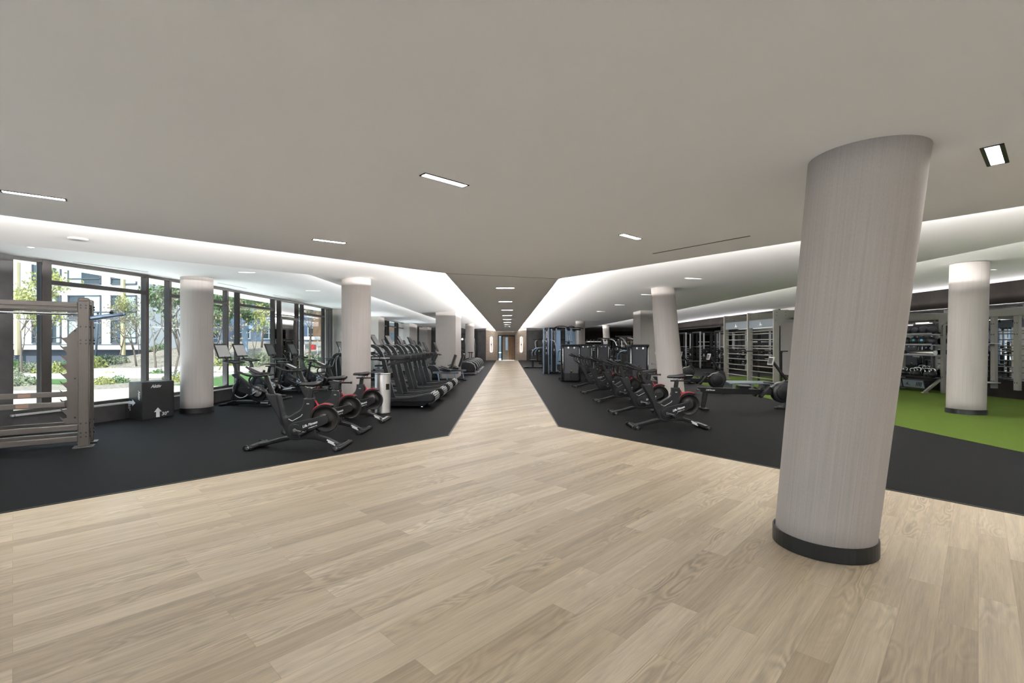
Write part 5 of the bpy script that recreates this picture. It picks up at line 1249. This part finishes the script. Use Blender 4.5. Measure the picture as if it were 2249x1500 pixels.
# power racks with plates near the right wall
def make_power_rack():
    t = thing('power_rack', '', 'power rack', (0, 0, 0), 0, 'power racks on the right')
    for x in (-.6, .6):
        for y in (-.6, .6): obj('upright', MB().box((x, y, 1.15), (.08, .08, 2.3), None, .006), 'black' if x < 0 else 'silver', t)
    obj('top_frame', MB().box((0, .6, 2.28), (1.2, .07, .07)).box((0, -.6, 2.28), (1.2, .07, .07)).box((-.6, 0, 2.28), (.07, 1.2, .07)).box((.6, 0, 2.28), (.07, 1.2, .07)), 'black', t)
    obj('base_frame', MB().box((-.6, 0, .04), (.08, 1.3, .07)).box((.6, 0, .04), (.08, 1.3, .07)).box((0, .6, .04), (1.2, .08, .07)), 'black', t)
    obj('barbell', MB().cyl((-1.1, -.68, 1.35), (1.1, -.68, 1.35), .016, n=10), 'chrome', t)
    for x in (-.66, .66):
        for z in (.55, 1.05):
            pl = obj('weight_plate', MB().lathe([(.03, -.03), (.19, -.035), (.225, -.02), (.225, .02), (.19, .035), (.03, .03)], (x+math.copysign(.08, x), .35, z), 22, 'x'), 'matte', t)
            obj('plate_grips', MB().box((x+math.copysign(.118, x), .35, z+.13), (.006, .15, .03)).box((x+math.copysign(.118, x), .35, z-.13), (.006, .15, .03)).cyl((x+math.copysign(.05, x), .35, z), (x+math.copysign(.15, x), .35, z), .04), 'silver', pl)
    obj('bench', MB().box((0, -.5, .42), (.30, 1.1, .08), None, .03).box((0, -.9, .2), (.3, .06, .4)).box((0, -.1, .2), (.3, .06, .4)), 'leather', t)
    return t
pr_ = make_power_rack(); put(pr_, (12.6, 30.6, .003), -1.57); pr_['label'] = 'power rack with black plates nearest along the mirrored wall'
for x, y, r, lab in ((12.6, 33.0, -1.57, 'second power rack along the mirrored wall'), (12.6, 35.4, -1.57, 'third power rack along the mirrored wall'), (12.6, 37.8, -1.57, 'fourth power rack along the mirrored wall'), (12.9, 27.9, -1.57, 'power rack with plates seen between the climbing bars')):
    dup(pr_, (x, y, .003), r, lab)

# ------------------------------------------------------------------ wall rig with shelves of balls, rollers and kettlebells
t = thing('storage_rig', 'warm grey storage rig in front of the mirror at the turf edge', 'storage rig', (13.72, 15.6, .006))
obj('top_beam', MB().box((-.12, -.3, 2.40), (.10, 6.6, .20), None, .006).box((-.12, 1.2, 2.22), (.05, 1.4, .05)), 'rig', t)
for y in (-2.72, -2.10, -.52, 1.0, 2.4):
    z0 = .30 if y < -2 else .0
    up = obj('upright', MB().box((-.10, y, (2.36+z0)/2), (.09, .13 if y < -2 else .10, 2.36-z0), None, .006), 'rig', t)
    bt = MB()
    for z in (2.30, 2.1, 1.8, .5): bt.cyl((-.15, y-.03, z), (-.142, y-.03, z), .014, n=8).cyl((-.15, y+.03, z), (-.142, y+.03, z), .014, n=8)
    obj('bolts', bt, 'black', up)
obj('gusset_plate', MB().prism([(-.95, 2.50), (-.45, 2.50), (-.45, 1.9), (-.55, 1.9), (-.55, 2.1), (-.95, 2.40)], -.18, -.172, 'yz'), 'rig', t)
for z, dz in ((1.84, .02), (1.50, .02), (1.17, .02), (.46, .03)):
    obj('shelf', MB().box((-.24, .95, z), (.42, 2.9, dz), None, .004).box((-.44, .95, z+.02), (.02, 2.9, .05)), 'silver' if z > 1 else 'black', t)
obj('shelf', MB().box((-.24, -1.8, 1.55), (.35, .9, .02)).box((-.24, -1.8, .46), (.35, .9, .02)), 'silver', t)
lean = MB()
for y in (-.45, 2.35): lean.bar((-.10, y, .45), (-.62, y, .02), .07, .07).box((-.6, y, .015), (.16, .12, .03))
obj('sloped_foot', lean, 'rig', t)
obj('back_panel', MB().prism([(-.30, 2.15), (2.3, 2.15), (2.3, 1.95), (-.30, 1.95)], -.06, -.04, 'yz'), 'shroud', t)
def ball(label, y, z, r=.125, m='matte', logo=False):
    b_ = obj('medicine_ball', MB().ball((0, 0, 0), r, 22), m); b_.location = (13.44, y, z+r); tag(b_, label, 'medicine ball', 'medicine balls on the wall rig')
    if logo: obj('logo', MB().cyl((-r*.80, -r*.55, r*.22), (-r*.84, -r*.58, r*.24), .035, n=14), 'ball_blue', b_)
    return b_
bal = mat('dark ball rubber', (.02, .022, .028), .33)
PLC = ['nearest', 'second', 'third', 'fourth', 'fifth', 'sixth', 'seventh', 'eighth']
for i in range(8): ball(PLC[i]+' dark ball on the upper shelf counted from the turf column', 15.26+.31*i, 1.85, .125+.008*(i % 2), bal)
for i in range(8): ball(PLC[i]+' dark ball on the second shelf'+(', blue round logo' if i in (1, 2) else ', counted from the turf column'), 15.30+.31*i, 1.51, .13, bal, i in (1, 2))
for k, (y, L) in enumerate(((15.6, .9), (16.8, 1.0))):
    o = obj('foam_roller', MB().cyl((0, -L/2, 0), (0, L/2, 0), .075, n=20), 'steel' if k == 0 else 'matte'); o.location = (13.44, y, 1.26)
    tag(o, 'pale foam roller on the third shelf' if k == 0 else 'dark foam roller on the third shelf', 'foam roller', 'rollers on the wall rig')
def make_kettlebell():
    t = thing('kettlebell', '', 'kettlebell', (0, 0, 0), 0, 'kettlebells on the low shelf')
    obj('bell', MB().lathe([(.0, 0), (.06, .0), (.10, .04), (.115, .10), (.10, .155), (.06, .19), (.0, .20)], (0, 0, 0), 20), 'black', t)
    obj('handle', MB().tube([(0, -.075, .16), (0, -.09, .23), (0, -.06, .28), (0, .06, .28), (0, .09, .23), (0, .075, .16)], .017, 8, smooth_pts=3), 'chrome', t)
    return t
kb = make_kettlebell()
for i in range(9):
    lab = PLC[i]+' kettlebell on the low shelf counted from the turf column' if i < 8 else 'last kettlebell on the low shelf'
    loc = (13.40+.1*(i % 2), 15.22+.27*i, .478)
    if i == 0: put(kb, loc, .2); kb['label'] = lab
    else: dup(kb, loc, .3*i, lab, sc=(1, 1, .9+.07*(i % 3)))
def make_bin():
    t = thing('storage_bin', '', 'bin', (0, 0, 0), 0, 'slanted bins under the kettlebells')
    obj('tub', MB().prism([(-.20, .0), (.18, .0), (.18, .28), (-.26, .28)], -.42, .42, 'xz', .01), 'matte', t)
    pn = obj('front_panel', MB().box((-.238, 0, .15), (.012, .80, .24), Ry(-.21)), 'rig_blue', t)
    sl = MB()
    for k in range(4): sl.box((-.250, -.14-.06*k, .15), (.004, .022, .15), Ry(-.21)@Rx(.5))
    sl.prism([(.10, .10), (.18, .14), (.20, .20), (.23, .14), (.32, .12), (.22, .11)], -.262, -.25, 'yz'); obj('cut_outs', sl, 'black', pn)
    return t
sb = make_bin(); put(sb, (13.46, 15.72, .10)); sb['label'] = 'slanted grey fronted bin nearest the turf column'
dup(sb, (13.46, 16.60, .10), 0, 'slanted grey fronted bin second from the turf column'); dup(sb, (13.46, 17.5, .10), 0, 'slanted bin hidden partly behind the big leaning column')
